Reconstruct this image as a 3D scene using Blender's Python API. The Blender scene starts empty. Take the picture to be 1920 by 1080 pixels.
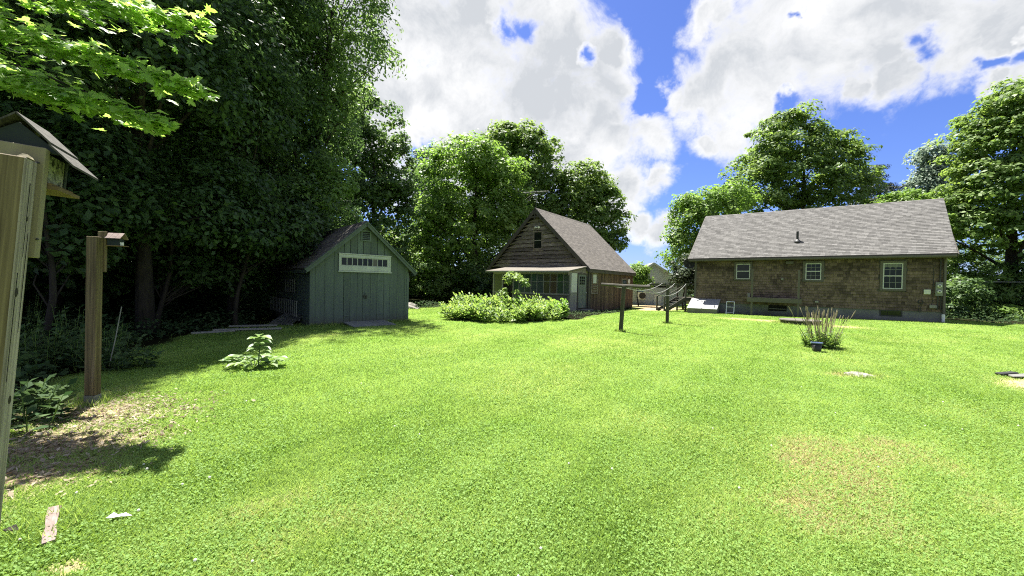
import bpy, math, random
import numpy as np
from mathutils import Vector, Matrix

random.seed(7)
RNG = np.random.default_rng(11)
SC = bpy.context.scene
COL = SC.collection

# ------------------------------------------------------------------ camera
EYE = 1.55
PITCH, ROLL, FPX = math.radians(0.8), math.radians(1.2), 721.0
_f = Vector((0, math.cos(PITCH), -math.sin(PITCH)))
_r0 = Vector((1, 0, 0)); _u0 = Vector((0, math.sin(PITCH), math.cos(PITCH)))
_R = _r0 * math.cos(ROLL) + _u0 * math.sin(ROLL)
_U = -_r0 * math.sin(ROLL) + _u0 * math.cos(ROLL)
cam_data = bpy.data.cameras.new('camera')
cam = bpy.data.objects.new('camera', cam_data); COL.objects.link(cam)
cam.matrix_world = Matrix(((_R.x, _U.x, -_f.x, 0), (_R.y, _U.y, -_f.y, 0), (_R.z, _U.z, -_f.z, EYE), (0, 0, 0, 1)))
cam_data.sensor_width = 36.0
cam_data.lens = FPX / 1920 * 36.0
cam_data.clip_start = 0.05
cam_data.clip_end = 3000
SC.camera = cam

# ------------------------------------------------------------------ sun, sky, exposure
SUN_EL = math.radians(68)
SUN_AZ = Vector((-0.5, 0.866, 0))
SUN_DIR = Vector((SUN_AZ.x * math.cos(SUN_EL), SUN_AZ.y * math.cos(SUN_EL), math.sin(SUN_EL)))
sl = bpy.data.lights.new('sun', 'SUN'); sl.energy = 5.0; sl.angle = math.radians(0.53); sl.color = (1.0, 0.96, 0.88)
sun = bpy.data.objects.new('sun', sl); COL.objects.link(sun)
sun.rotation_euler = SUN_DIR.to_track_quat('Z', 'Y').to_euler()
SKY_STRENGTH = 0.05
SC.view_settings.view_transform = 'Standard'
SC.view_settings.look = 'None'
SC.view_settings.exposure = 2.0
SC.view_settings.gamma = 1.0
SC.view_settings.use_curve_mapping = False
SC.render.engine = 'CYCLES'
SC.cycles.max_bounces = 9
SC.cycles.diffuse_bounces = 4
SC.cycles.glossy_bounces = 3
SC.cycles.transmission_bounces = 6
SC.cycles.transparent_max_bounces = 6
SC.cycles.use_denoising = False
SC.cycles.filter_width = 1.1
SC.cycles.caustics_reflective = False
SC.cycles.caustics_refractive = False


def ray(px, py):
    return _f + _R * ((px - 960) / FPX) + _U * ((540 - py) / FPX)


def at(px, py, D):
    """point D metres ahead along a line of sight of the photograph"""
    d = ray(px, py)
    return Vector((0, 0, EYE)) + d * (D / d.y)


def N(nt, typ, **kw):
    n = nt.nodes.new(typ)
    for k, v in kw.items():
        setattr(n, k, v)
    return n


def build_world():
    w = bpy.data.worlds.new('World'); SC.world = w; w.use_nodes = True
    nt = w.node_tree; nt.nodes.clear()
    L = nt.links.new
    out = N(nt, 'ShaderNodeOutputWorld'); bg = N(nt, 'ShaderNodeBackground')
    bg.inputs['Strength'].default_value = SKY_STRENGTH
    L(bg.outputs[0], out.inputs[0])
    sky = N(nt, 'ShaderNodeTexSky'); sky.sky_type = 'NISHITA'; sky.sun_disc = False
    sky.sun_elevation = SUN_EL; sky.sun_rotation = math.atan2(SUN_AZ.x, SUN_AZ.y)
    sky.air_density = 1.0; sky.dust_density = 0.6; sky.ozone_density = 3.0
    tint = N(nt, 'ShaderNodeMix'); tint.data_type = 'RGBA'; tint.blend_type = 'MULTIPLY'
    tint.inputs[0].default_value = 1.0
    L(sky.outputs[0], tint.inputs[6]); tint.inputs[7].default_value = SKY_TINT
    tc = N(nt, 'ShaderNodeTexCoord')

    def math_(op, a, b=None, c=None, clamp=False):
        n = N(nt, 'ShaderNodeMath'); n.operation = op; n.use_clamp = clamp
        for i, v in enumerate((a, b, c)):
            if v is None: continue
            if isinstance(v, (int, float)): n.inputs[i].default_value = v
            else: L(v, n.inputs[i])
        return n.outputs[0]

    def noise(vec, scale, detail, rough, dist=0.0):
        n = N(nt, 'ShaderNodeTexNoise'); n.inputs['Scale'].default_value = scale
        n.inputs['Detail'].default_value = detail; n.inputs['Roughness'].default_value = rough
        n.inputs['Distortion'].default_value = dist
        L(vec, n.inputs['Vector']); return n
    d = tc.outputs['Generated']
    # puffed-up domain: the cloud directions are shifted by coarse noise before the heap test
    wob = noise(d, 4.0, 3, 0.55)
    sub = N(nt, 'ShaderNodeVectorMath'); sub.operation = 'SUBTRACT'; L(wob.outputs['Color'], sub.inputs[0]); sub.inputs[1].default_value = (.5, .5, .5)
    mad = N(nt, 'ShaderNodeVectorMath'); mad.operation = 'MULTIPLY_ADD'; L(sub.outputs[0], mad.inputs[0]); mad.inputs[1].default_value = (.10, .10, .10); L(d, mad.inputs[2])
    wob2 = noise(d, 17.0, 4, 0.6)
    sub2 = N(nt, 'ShaderNodeVectorMath'); sub2.operation = 'SUBTRACT'; L(wob2.outputs['Color'], sub2.inputs[0]); sub2.inputs[1].default_value = (.5, .5, .5)
    mad2 = N(nt, 'ShaderNodeVectorMath'); mad2.operation = 'MULTIPLY_ADD'; L(sub2.outputs[0], mad2.inputs[0]); mad2.inputs[1].default_value = (.075, .075, .075); L(mad.outputs[0], mad2.inputs[2])
    dw = mad2.outputs[0]
    acc = None
    for (px, py, r) in CLOUD_HEAPS:
        c = ray(px, py).normalized()
        cc = ray(px, py); rad = r / FPX / cc.length ** 1.5
        n = N(nt, 'ShaderNodeVectorMath'); n.operation = 'DISTANCE'; L(dw, n.inputs[0]); n.inputs[1].default_value = c
        v = math_('MULTIPLY_ADD', n.outputs['Value'], -1.0 / rad, 1.0)
        acc = v if acc is None else math_('MAXIMUM', acc, v)
    hole = None
    for (px, py, r) in CLOUD_GAPS:
        c = ray(px, py).normalized(); cc = ray(px, py); rad = r / FPX / cc.length ** 1.5
        n = N(nt, 'ShaderNodeVectorMath'); n.operation = 'DISTANCE'; L(dw, n.inputs[0]); n.inputs[1].default_value = c
        v = math_('MULTIPLY_ADD', n.outputs['Value'], -1.0 / rad, 1.0)
        hole = v if hole is None else math_('MAXIMUM', hole, v)
    hole = math_('MAXIMUM', hole, 0.0)
    acc = math_('MINIMUM', acc, 0.62)
    acc = math_('MULTIPLY_ADD', hole, -0.85, math_('ADD', acc, 0.06))
    # elsewhere in the sky the same kind of cloud goes on
    sep = N(nt, 'ShaderNodeSeparateXYZ'); L(d, sep.inputs[0])
    away = math_('MULTIPLY_ADD', sep.outputs['Y'], -4.0, 1.7, clamp=True)
    high = math_('MULTIPLY_ADD', sep.outputs['Z'], 4.0, -2.3, clamp=True)
    elsewhere = math_('MAXIMUM', away, high)
    gen = math_('MULTIPLY_ADD', noise(d, 2.2, 2, 0.5).outputs['Fac'], 4.0, -1.9)
    gen = math_('MULTIPLY_ADD', elsewhere, 1.5, math_('SUBTRACT', gen, 1.5))
    acc = math_('MAXIMUM', acc, math_('MINIMUM', gen, 0.6))
    fine = noise(d, 10.0, 10, 0.66, 0.3)
    dens = math_('MULTIPLY_ADD', math_('SUBTRACT', fine.outputs['Fac'], 0.5), 1.7, acc)
    m = N(nt, 'ShaderNodeMapRange'); m.interpolation_type = 'SMOOTHSTEP'; m.clamp = True
    L(dens, m.inputs[0]); m.inputs[1].default_value = -0.12; m.inputs[2].default_value = 0.62
    # light and grey parts of the cloud itself: thick middles are greyer, billows vary
    bil = noise(dw, 5.0, 6, 0.55)
    thick = N(nt, 'ShaderNodeMapRange'); thick.clamp = True; L(acc, thick.inputs[0])
    thick.inputs[1].default_value = 0.25; thick.inputs[2].default_value = 0.62; thick.inputs[3].default_value = 0.0; thick.inputs[4].default_value = 1.0
    t2 = math_('MULTIPLY', thick.outputs[0], math_('MULTIPLY_ADD', math_('MULTIPLY_ADD', fine.outputs['Fac'], 0.55, math_('MULTIPLY', bil.outputs['Fac'], 0.6)), 4.2, -1.85, clamp=True))
    cm = N(nt, 'ShaderNodeMix'); cm.data_type = 'RGBA'; L(t2, cm.inputs[0])
    cm.inputs[6].default_value = (*[v / SKY_STRENGTH for v in CLOUD_BRIGHT], 1)
    cm.inputs[7].default_value = (*[v / SKY_STRENGTH for v in CLOUD_GREY], 1)
    mix = N(nt, 'ShaderNodeMix'); mix.data_type = 'RGBA'
    L(m.outputs[0], mix.inputs[0]); L(tint.outputs[2], mix.inputs[6]); L(cm.outputs[2], mix.inputs[7])
    # clouds laid over the sky colour
    L(mix.outputs[2], bg.inputs['Color'])
    w.cycles.sampling_method = 'MANUAL'; w.cycles.sample_map_resolution = 512


SKY_TINT = (0.50, 0.58, 0.95, 1)
CLOUD_BRIGHT = (0.276, 0.276, 0.277)
CLOUD_GREY = (0.168, 0.176, 0.187)
CLOUD_HEAPS = [(720, 60, 190), (780, 200, 190), (860, 90, 220), (950, 190, 220), (1030, 90, 140), (1090, 180, 130), (1070, 260, 140), (1110, 340, 95), (700, 220, 120),
               (1000, 10, 130), (1140, 90, 62), (1130, 190, 80), (1215, 252, 62), (1150, 270, 70), (1170, 345, 62), (1240, 340, 40), (1140, 385, 55), (880, 260, 200), (790, 310, 60), (1180, 385, 34), (1235, 440, 42), (1200, 425, 36), (1255, 415, 32),
               (1330, 170, 95), (1400, 190, 120), (1390, 100, 110), (1320, 45, 48), (1345, 25, 50), (1480, 60, 160), (1560, 100, 135), (1650, 50, 160), (1590, 170, 46), (1670, 145, 72), (1760, 40, 150), (1790, 110, 80), (1890, 40, 120),
               (1325, 265, 34), (1380, 255, 62), (1425, 220, 52), (1870, 140, 40), (1960, 100, 90), (1270, 175, 45), (1100, 300, 110), (620, 60, 200), (600, -150, 300), (980, -150, 230), (1560, -150, 260), (1850, -180, 320), (1215, 560, 40)]
CLOUD_GAPS = [(955, 52, 40), (985, 58, 36), (1100, 104, 26), (1715, 70, 44), (1722, 88, 34), (1905, 92, 36), (1860, 118, 26), (1470, 200, 26), (785, 283, 26), (810, 278, 20), (1215, 20, 70), (1235, 110, 55), (1215, 180, 36), (1300, 215, 22), (1485, 40, 14)]
build_world()

# ------------------------------------------------------------------ materials
MATS = {}


def material(name, c1, c2, scale=4.0, stretch=(1, 1, 1), rough=0.8, bump=0.2, detail=6, rnd=0.0, var=0.0, c3=None, spec=0.3, metallic=0.0, contrast=0.25, bdist=0.01):
    """two-tone noise colour; rnd: value change from object to object; var: value change by the 'var' attribute"""
    m = bpy.data.materials.new(name); m.use_nodes = True
    nt = m.node_tree; L = nt.links.new
    b = nt.nodes['Principled BSDF']
    tc = N(nt, 'ShaderNodeTexCoord'); mp = N(nt, 'ShaderNodeMapping'); mp.inputs['Scale'].default_value = stretch
    L(tc.outputs['Object'], mp.inputs['Vector'])
    nz = N(nt, 'ShaderNodeTexNoise'); nz.inputs['Scale'].default_value = scale; nz.inputs['Detail'].default_value = detail; nz.inputs['Roughness'].default_value = 0.62
    if rnd:
        oi = N(nt, 'ShaderNodeObjectInfo')
        mu = N(nt, 'ShaderNodeMath'); mu.operation = 'MULTIPLY'; mu.inputs[1].default_value = 37.0; L(oi.outputs['Random'], mu.inputs[0])
        av = N(nt, 'ShaderNodeVectorMath'); av.operation = 'ADD'; L(mp.outputs[0], av.inputs[0]); L(mu.outputs[0], av.inputs[1])
        L(av.outputs[0], nz.inputs['Vector'])
    else:
        L(mp.outputs[0], nz.inputs['Vector'])
    cr = N(nt, 'ShaderNodeValToRGB')
    e = cr.color_ramp.elements
    e[0].position = 0.5 - contrast; e[0].color = (*c1, 1); e[1].position = 0.5 + contrast; e[1].color = (*c2, 1)
    if c3:
        k = cr.color_ramp.elements.new(0.5); k.color = (*c3, 1)
    L(nz.outputs['Fac'], cr.inputs[0])
    colour = cr.outputs[0]
    if rnd or var:
        hs = N(nt, 'ShaderNodeHueSaturation')
        L(colour, hs.inputs['Color'])
        mr = N(nt, 'ShaderNodeMath'); mr.operation = 'MULTIPLY_ADD'
        if var:
            at_ = N(nt, 'ShaderNodeAttribute'); at_.attribute_name = 'var'
            L(at_.outputs['Fac'], mr.inputs[0]); amt = var
        else:
            L(oi.outputs['Random'], mr.inputs[0]); amt = rnd
        mr.inputs[1].default_value = amt; mr.inputs[2].default_value = 1 - amt / 2
        L(mr.outputs[0], hs.inputs['Value'])
        colour = hs.outputs[0]
    L(colour, b.inputs['Base Color'])
    b.inputs['Roughness'].default_value = rough; b.inputs['Specular IOR Level'].default_value = spec; b.inputs['Metallic'].default_value = metallic
    if bump:
        bn = N(nt, 'ShaderNodeBump'); bn.inputs['Strength'].default_value = bump; bn.inputs['Distance'].default_value = bdist
        L(nz.outputs['Fac'], bn.inputs['Height']); L(bn.outputs[0], b.inputs['Normal'])
    MATS[name] = m
    return m


def leaf_material(name, dark, light, trans=0.4, rough=0.5, spec=0.35, hue=0.485, dead=None, val=1.7):
    m = bpy.data.materials.new(name); m.use_nodes = True
    nt = m.node_tree; L = nt.links.new
    b = nt.nodes['Principled BSDF']; out = nt.nodes['Material Output']
    a = N(nt, 'ShaderNodeAttribute'); a.attribute_name = 'var'
    cr = N(nt, 'ShaderNodeValToRGB'); e = cr.color_ramp.elements
    e[0].position = 0; e[0].color = (*dark, 1); e[1].position = 1; e[1].color = (*light, 1)
    if dead:
        e[1].position = .74; k = e.new(1.0); k.color = (*dead, 1)
    L(a.outputs['Fac'], cr.inputs[0]); L(cr.outputs[0], b.inputs['Base Color'])
    b.inputs['Roughness'].default_value = rough; b.inputs['Specular IOR Level'].default_value = spec
    t = N(nt, 'ShaderNodeBsdfTranslucent')
    hs = N(nt, 'ShaderNodeHueSaturation'); hs.inputs['Hue'].default_value = hue; hs.inputs['Saturation'].default_value = 1.1; hs.inputs['Value'].default_value = val
    L(cr.outputs[0], hs.inputs['Color']); L(hs.outputs[0], t.inputs['Color'])
    mx = N(nt, 'ShaderNodeMixShader'); mx.inputs[0].default_value = trans
    L(b.outputs[0], mx.inputs[1]); L(t.outputs[0], mx.inputs[2]); L(mx.outputs[0], out.inputs['Surface'])
    MATS[name] = m
    return m


# ------------------------------------------------------------------ helpers for things and parts
def tag(o, label=None, cat=None, group=None, kind=None):
    if label: o['label'] = label
    if cat: o['category'] = cat
    if group: o['group'] = group
    if kind: o['kind'] = kind
    return o


def thing(name, label, cat, loc=(0, 0, 0), rz=0.0, group=None, rot=None):
    o = bpy.data.objects.new(name, None); COL.objects.link(o)
    o.empty_display_size = 0.2
    o.location = loc; o.rotation_euler = rot if rot else (0, 0, rz)
    return tag(o, label, cat, group)


class MB:
    """collects shapes; build() links them as one mesh object"""
    def __init__(s):
        s.v = []; s.f = []; s.var = []; s.cur = 0.5

    def add(s, verts, faces):
        o = len(s.v)
        s.v.extend([tuple(v) for v in verts])
        for f in faces:
            s.f.append(tuple(i + o for i in f)); s.var.append(s.cur)

    def box(s, a, b):
        (x0, y0, z0), (x1, y1, z1) = a, b
        x0, x1 = min(x0, x1), max(x0, x1); y0, y1 = min(y0, y1), max(y0, y1); z0, z1 = min(z0, z1), max(z0, z1)
        s.add([(x0, y0, z0), (x1, y0, z0), (x1, y1, z0), (x0, y1, z0), (x0, y0, z1), (x1, y0, z1), (x1, y1, z1), (x0, y1, z1)],
              [(0, 3, 2, 1), (4, 5, 6, 7), (0, 1, 5, 4), (1, 2, 6, 5), (2, 3, 7, 6), (3, 0, 4, 7)])
        return s

    def hexa(s, p):
        """8 corner points, bottom ring then top ring"""
        s.add(p, [(0, 3, 2, 1), (4, 5, 6, 7), (0, 1, 5, 4), (1, 2, 6, 5), (2, 3, 7, 6), (3, 0, 4, 7)]); return s

    def prism(s, poly, y0, y1):
        """polygon in (x, z), anticlockwise seen from -y, pushed from y0 to y1"""
        n = len(poly)
        s.add([(x, y0, z) for x, z in poly] + [(x, y1, z) for x, z in poly],
              [tuple(range(n)), tuple(range(2 * n - 1, n - 1, -1))] + [((i + 1) % n, i, n + i, n + (i + 1) % n) for i in range(n)])
        return s

    def prism_x(s, poly, x0, x1):
        """polygon in (y, z) pushed from x0 to x1"""
        n = len(poly)
        s.add([(x0, y, z) for y, z in poly] + [(x1, y, z) for y, z in poly],
              [tuple(range(n - 1, -1, -1)), tuple(range(n, 2 * n))] + [(i, (i + 1) % n, n + (i + 1) % n, n + i) for i in range(n)])
        return s

    def beam(s, p0, p1, w, h, up=(0, 0, 1)):
        p0, p1 = Vector(p0), Vector(p1); d = (p1 - p0).normalized(); u = Vector(up)
        if abs(d.dot(u)) > 0.98: u = Vector((0, 1, 0))
        sd = d.cross(u).normalized(); u = sd.cross(d).normalized()
        ring = [(-w / 2, -h / 2), (w / 2, -h / 2), (w / 2, h / 2), (-w / 2, h / 2)]
        s.add([p0 + sd * a + u * b for a, b in ring] + [p1 + sd * a + u * b for a, b in ring],
              [(0, 1, 2, 3), (7, 6, 5, 4), (0, 4, 5, 1), (1, 5, 6, 2), (2, 6, 7, 3), (3, 7, 4, 0)])
        return s

    def tube(s, pts, rad, n=8, cap=True):
        pts = [Vector(p) for p in pts]
        if not isinstance(rad, (list, tuple)): rad = [rad] * len(pts)
        o = []; u = None
        for i, p in enumerate(pts):
            d = (pts[min(i + 1, len(pts) - 1)] - pts[max(i - 1, 0)]).normalized()
            if u is None:
                u = d.orthogonal().normalized()
            u = (u - d * u.dot(d)).normalized(); w = d.cross(u)
            for k in range(n):
                t = 2 * math.pi * k / n
                o.append(p + (u * math.cos(t) + w * math.sin(t)) * rad[i])
        fs = []
        for i in range(len(pts) - 1):
            for k in range(n):
                a = i * n + k; b = i * n + (k + 1) % n
                fs.append((a, b, b + n, a + n))
        if cap:
            fs.append(tuple(range(n - 1, -1, -1))); fs.append(tuple(range((len(pts) - 1) * n, len(pts) * n)))
        s.add(o, fs); return s

    def lathe(s, prof, c=(0, 0, 0), n=16):
        """profile of (radius, z)"""
        o = []
        for r, z in prof:
            for k in range(n):
                t = 2 * math.pi * k / n
                o.append((c[0] + r * math.cos(t), c[1] + r * math.sin(t), c[2] + z))
        fs = []
        for i in range(len(prof) - 1):
            for k in range(n):
                a = i * n + k; b = i * n + (k + 1) % n
                fs.append((a, b, b + n, a + n))
        fs.append(tuple(range(n - 1, -1, -1))); fs.append(tuple(range((len(prof) - 1) * n, len(prof) * n)))
        s.add(o, fs); return s

    def mesh(s, name, mat, smooth=False):
        me = bpy.data.meshes.new(name)
        me.from_pydata(s.v, [], s.f)
        a = me.attributes.new('var', 'FLOAT', 'FACE'); a.data.foreach_set('value', np.array(s.var, dtype=np.float32))
        me.materials.append(MATS[mat] if isinstance(mat, str) else mat)
        if smooth: me.polygons.foreach_set('use_smooth', [True] * len(me.polygons))
        me.update()
        return me

    def build(s, name, mat, parent=None, smooth=False, bevel=0.0, kind=None, label=None, cat=None, group=None, loc=None):
        me = s.mesh(name, mat, smooth)
        o = bpy.data.objects.new(name, me); COL.objects.link(o)
        if parent: o.parent = parent
        if loc is not None: o.location = loc
        if bevel:
            md = o.modifiers.new('edge', 'BEVEL'); md.width = bevel; md.segments = 1; md.limit_method = 'ANGLE'
        return tag(o, label, cat, group, kind)


def np_mesh(name, verts, faces, mat, var=None, parent=None, attrs=None, smooth=False):
    """verts (n,3), faces (m,k) arrays"""
    me = bpy.data.meshes.new(name)
    verts = np.ascontiguousarray(verts, dtype=np.float32); faces = np.ascontiguousarray(faces, dtype=np.int32)
    m, k = faces.shape
    me.vertices.add(len(verts)); me.vertices.foreach_set('co', verts.ravel())
    me.loops.add(m * k); me.loops.foreach_set('vertex_index', faces.ravel())
    me.polygons.add(m); me.polygons.foreach_set('loop_start', np.arange(0, m * k, k, dtype=np.int32))
    if var is not None:
        a = me.attributes.new('var', 'FLOAT', 'FACE'); a.data.foreach_set('value', np.ascontiguousarray(var, dtype=np.float32))
    for an, (dom, vals) in (attrs or {}).items():
        a = me.attributes.new(an, 'FLOAT', dom); a.data.foreach_set('value', np.ascontiguousarray(vals, dtype=np.float32))
    me.materials.append(MATS[mat] if isinstance(mat, str) else mat)
    if smooth: me.polygons.foreach_set('use_smooth', np.ones(m, dtype=bool))
    me.update(calc_edges=True)
    o = bpy.data.objects.new(name, me); COL.objects.link(o)
    if parent: o.parent = parent
    return o


def unit(a):
    return a / np.maximum(np.linalg.norm(a, axis=-1, keepdims=True), 1e-9)


# colours are the things' own albedos, dark_void aside
material('weathered_board', (.04, .034, .026), (.32, .285, .235), 3.2, (.8, 1, 9), .85, .6, var=.9, c3=(.15, .127, .10), contrast=.22)
material('brown_board', (.030, .019, .012), (.17, .125, .085), 3.4, (13, 13, .7), .85, .5, var=.9, c3=(.082, .053, .034), contrast=.2)
material('grey_board', (.07, .07, .055), (.17, .165, .14), 3.0, (12, 12, .9), .85, .4, rnd=.4)
material('dark_trim', (.045, .04, .032), (.08, .072, .06), 3.0, (1, 1, 1), .7, .1)
material('house_trim', (.066, .060, .05), (.092, .084, .071), 2.0, (1, 1, 1), .6, .05)
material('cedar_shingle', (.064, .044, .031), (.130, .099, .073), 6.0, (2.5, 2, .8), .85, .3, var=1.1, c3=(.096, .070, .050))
material('roof_shingle', (.068, .066, .062), (.126, .122, .116), 9.0, (1, 1, 1), .9, .5, var=.55)
material('old_roof_shingle', (.075, .066, .057), (.125, .112, .098), 6.0, (1, 1, 1), .9, .5, var=.45)
material('shed_roof_shingle', (.085, .078, .064), (.16, .148, .122), 6.0, (1, 1, 1), .9, .5, var=.6)
material('concrete', (.11, .112, .10), (.18, .18, .165), 2.5, (1, 1, 1), .9, .2)
material('shed_green', (.060, .083, .067), (.094, .122, .100), 2.6, (5, 5, .5), .65, .2, rnd=.34)
material('shed_trim', (.30, .33, .28), (.40, .43, .37), 3.0, (1, 1, 1), .5, .1)
material('glass_dark', (.008, .011, .009), (.016, .02, .015), 2.0, rough=.05, bump=0, spec=.22)
material('white_paint', (.62, .63, .60), (.75, .76, .73), 4.0, rough=.5, bump=.05)
material('sash_white', (.36, .365, .345), (.44, .445, .425), 4.0, rough=.5, bump=.03)
material('muntin', (.14, .145, .135), (.2, .205, .19), 4.0, rough=.5, bump=0)
material('dark_void', (.006, .006, .006), (.012, .011, .01), 2.0, rough=.9, bump=0)
material('ramp_board', (.10, .11, .10), (.2, .21, .19), 3.0, (2, 10, 2), .85, .3, rnd=.3)
material('treated_post', (.050, .036, .015), (.18, .142, .074), 2.2, (22, 22, .45), .75, .45, c3=(.112, .086, .042), contrast=.16)
material('grey_post', (.085, .07, .055), (.42, .37, .32), 2.2, (20, 20, .6), .8, .4, contrast=.2)
material('pale_board', (.14, .12, .072), (.23, .20, .13), 2.0, (10, 10, .5), .75, .3)
material('feeder_green', (.007, .012, .010), (.014, .023, .019), 6.0, rough=.6, bump=.1)
material('feeder_roof', (.014, .0135, .011), (.085, .08, .068), 6.0, (12, 2, 2), .85, .5)
material('feeder_floor', (.07, .045, .02), (.17, .12, .06), 3.0, (1, 9, 1), .75, .3)
material('seed_mesh', (.02, .023, .018), (.24, .24, .215), 30.0, rough=.7, bump=.6, contrast=.08)
material('red_plank', (.07, .045, .036), (.24, .19, .17), 9.0, (1, 6, 1), .8, .3, rnd=.3)
material('galvanised', (.30, .31, .30), (.42, .43, .42), 8.0, rough=.45, bump=.05, metallic=.6)
material('pale_stone', (.13, .12, .10), (.27, .255, .225), 5.0, rough=.9, bump=.5, bdist=.03)
material('bark', (.012, .010, .008), (.045, .038, .03), 4.0, (3, 3, .6), .95, .7, bdist=.04)
material('pole_wood', (.025, .024, .018), (.075, .07, .052), 3.0, (8, 8, .8), .85, .3, rnd=.2)
material('white_line', (.3, .3, .28), (.38, .38, .36), 4.0, rough=.6, bump=0)
material('metal_dark', (.02, .02, .02), (.04, .04, .04), 4.0, rough=.5, bump=0)
material('metal_grey', (.12, .125, .11), (.18, .185, .165), 4.0, rough=.5, bump=0)
material('pale_plastic', (.42, .43, .38), (.5, .51, .46), 4.0, rough=.5, bump=0)
material('bulkhead_metal', (.2, .205, .205), (.29, .295, .295), 2.0, rough=.6, bump=.05)
material('barn_siding', (.42, .46, .48), (.47, .51, .53), 2.0, (.5, .5, 3), .7, .05)
material('barn_trim', (.42, .44, .45), (.5, .52, .53), 2.0, rough=.6, bump=0)
material('barn_roof', (.2, .21, .21), (.28, .29, .29), 3.0, rough=.8, bump=.1)
material('blue_plastic', (.07, .10, .19), (.10, .135, .24), 4.0, rough=.35, bump=0, spec=.5)
material('dry_stalk', (.17, .14, .085), (.32, .27, .18), 8.0, rough=.85, bump=0, var=.4)
material('old_lid', (.07, .064, .053), (.14, .13, .108), 5.0, rough=.9, bump=.3)
material('porch_roof', (.085, .075, .062), (.16, .145, .12), 5.0, rough=.9, bump=.3)
material('weathered_pale', (.15, .15, .125), (.29, .285, .245), 3.0, (10, 10, 1), .8, .3, rnd=.3)
material('door_green', (.10, .12, .105), (.14, .16, .14), 2.0, rough=.6, bump=.05)
material('rack_white', (.07, .073, .065), (.13, .133, .12), 5.0, rough=.7, bump=.1, rnd=.3)
for nm, c in dict(pane_pine=(.03, .06, .035), pane_moss=(.045, .085, .04), pane_teal=(.045, .085, .065), pane_slate=(.06, .085, .075), pane_olive=(.085, .085, .03), pane_tan=(.10, .075, .035),
                  pane_fern=(.045, .10, .03), pane_sage=(.075, .105, .065), pane_straw=(.14, .15, .07)).items():
    material(nm, tuple(v * .55 + .012 for v in c), tuple(v * .85 + .018 for v in c), 1.5, (1, 1, 6), .12, 0, spec=.4)
leaf_material('leaf_woods', (.02, .046, .017), (.07, .125, .038), .42, spec=.25)
leaf_material('leaf_woods_light', (.06, .12, .036), (.165, .26, .08), .5, spec=.25)
leaf_material('leaf_maple', (.062, .125, .028), (.17, .25, .064), .48, spec=.25)
leaf_material('leaf_dark', (.036, .082, .027), (.115, .185, .055), .42, spec=.25)
leaf_material('leaf_bright', (.078, .155, .032), (.20, .295, .068), .48, spec=.25, hue=.497)
leaf_material('leaf_silver', (.11, .16, .105), (.22, .28, .20), .42, spec=.25)
leaf_material('leaf_conifer', (.02, .032, .022), (.05, .065, .045), .2, spec=.2)
leaf_material('leaf_purple', (.024, .042, .02), (.075, .10, .05), .3, spec=.2)
leaf_material('leaf_bed', (.07, .14, .03), (.22, .31, .085), .45, spec=.25)
leaf_material('leaf_near', (.125, .235, .045), (.26, .375, .10), .6, spec=.3, hue=.492, val=2.1)
leaf_material('leaf_burdock', (.08, .155, .04), (.2, .28, .11), .38, .45, .4)
leaf_material('leaf_under', (.025, .055, .02), (.085, .13, .055), .3, rough=.7, spec=.08)
leaf_material('leaf_dead', (.10, .07, .04), (.38, .33, .24), .2, .7, .15)
leaf_material('grass_blade', (.083, .162, .022), (.25, .357, .099), .4, .6, .15, dead=(.36, .31, .165))
leaf_material('clover_leaf', (.088, .18, .028), (.222, .34, .096), .4, .6, .15)
leaf_material('white_petal', (.5, .5, .46), (.7, .7, .65), .3)


def add_splash(name, z0, z1, colour):
    """mud thrown up on the foot of a painted wall"""
    m = MATS[name]; nt = m.node_tree; L = nt.links.new; b = nt.nodes['Principled BSDF']
    src = b.inputs['Base Color'].links[0].from_socket
    tc = N(nt, 'ShaderNodeTexCoord'); sp = N(nt, 'ShaderNodeSeparateXYZ'); L(tc.outputs['Object'], sp.inputs[0])
    nz = N(nt, 'ShaderNodeTexNoise'); nz.inputs['Scale'].default_value = 9; nz.inputs['Detail'].default_value = 6; L(tc.outputs['Object'], nz.inputs['Vector'])
    ad = N(nt, 'ShaderNodeMath'); ad.operation = 'MULTIPLY_ADD'; L(nz.outputs['Fac'], ad.inputs[0]); ad.inputs[1].default_value = -(z1 - z0) * 1.6; L(sp.outputs['Z'], ad.inputs[2])
    mr = N(nt, 'ShaderNodeMapRange'); mr.clamp = True; L(ad.outputs[0], mr.inputs[0]); mr.inputs[1].default_value = z0 - (z1 - z0) * .9; mr.inputs[2].default_value = z1 - (z1 - z0) * .8; mr.inputs[3].default_value = .75; mr.inputs[4].default_value = 0
    mx = N(nt, 'ShaderNodeMix'); mx.data_type = 'RGBA'; L(mr.outputs[0], mx.inputs[0]); L(src, mx.inputs[6]); mx.inputs[7].default_value = (*colour, 1)
    L(mx.outputs[2], b.inputs['Base Color'])


add_splash('shed_green', 0.0, .34, (.055, .05, .036))
add_splash('grey_board', 0.0, .35, (.05, .045, .033))
add_splash('concrete', -.2, .1, (.07, .065, .045))

# ------------------------------------------------------------------ the ground
def smooth01(t):
    t = np.clip(t, 0, 1); return t * t * (3 - 2 * t)


def vnoise(x, y, s, seed=0):
    """smooth value noise on the plane"""
    r = np.random.default_rng(seed).random((64, 64))
    u = x / s; v = y / s; iu = np.floor(u).astype(int); iv = np.floor(v).astype(int)
    fu = smooth01(u - iu); fv = smooth01(v - iv)
    g = lambda a, b: r[a % 64, b % 64]
    return (g(iu, iv) * (1 - fu) + g(iu + 1, iv) * fu) * (1 - fv) + (g(iu, iv + 1) * (1 - fu) + g(iu + 1, iv + 1) * fu) * fv


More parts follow.
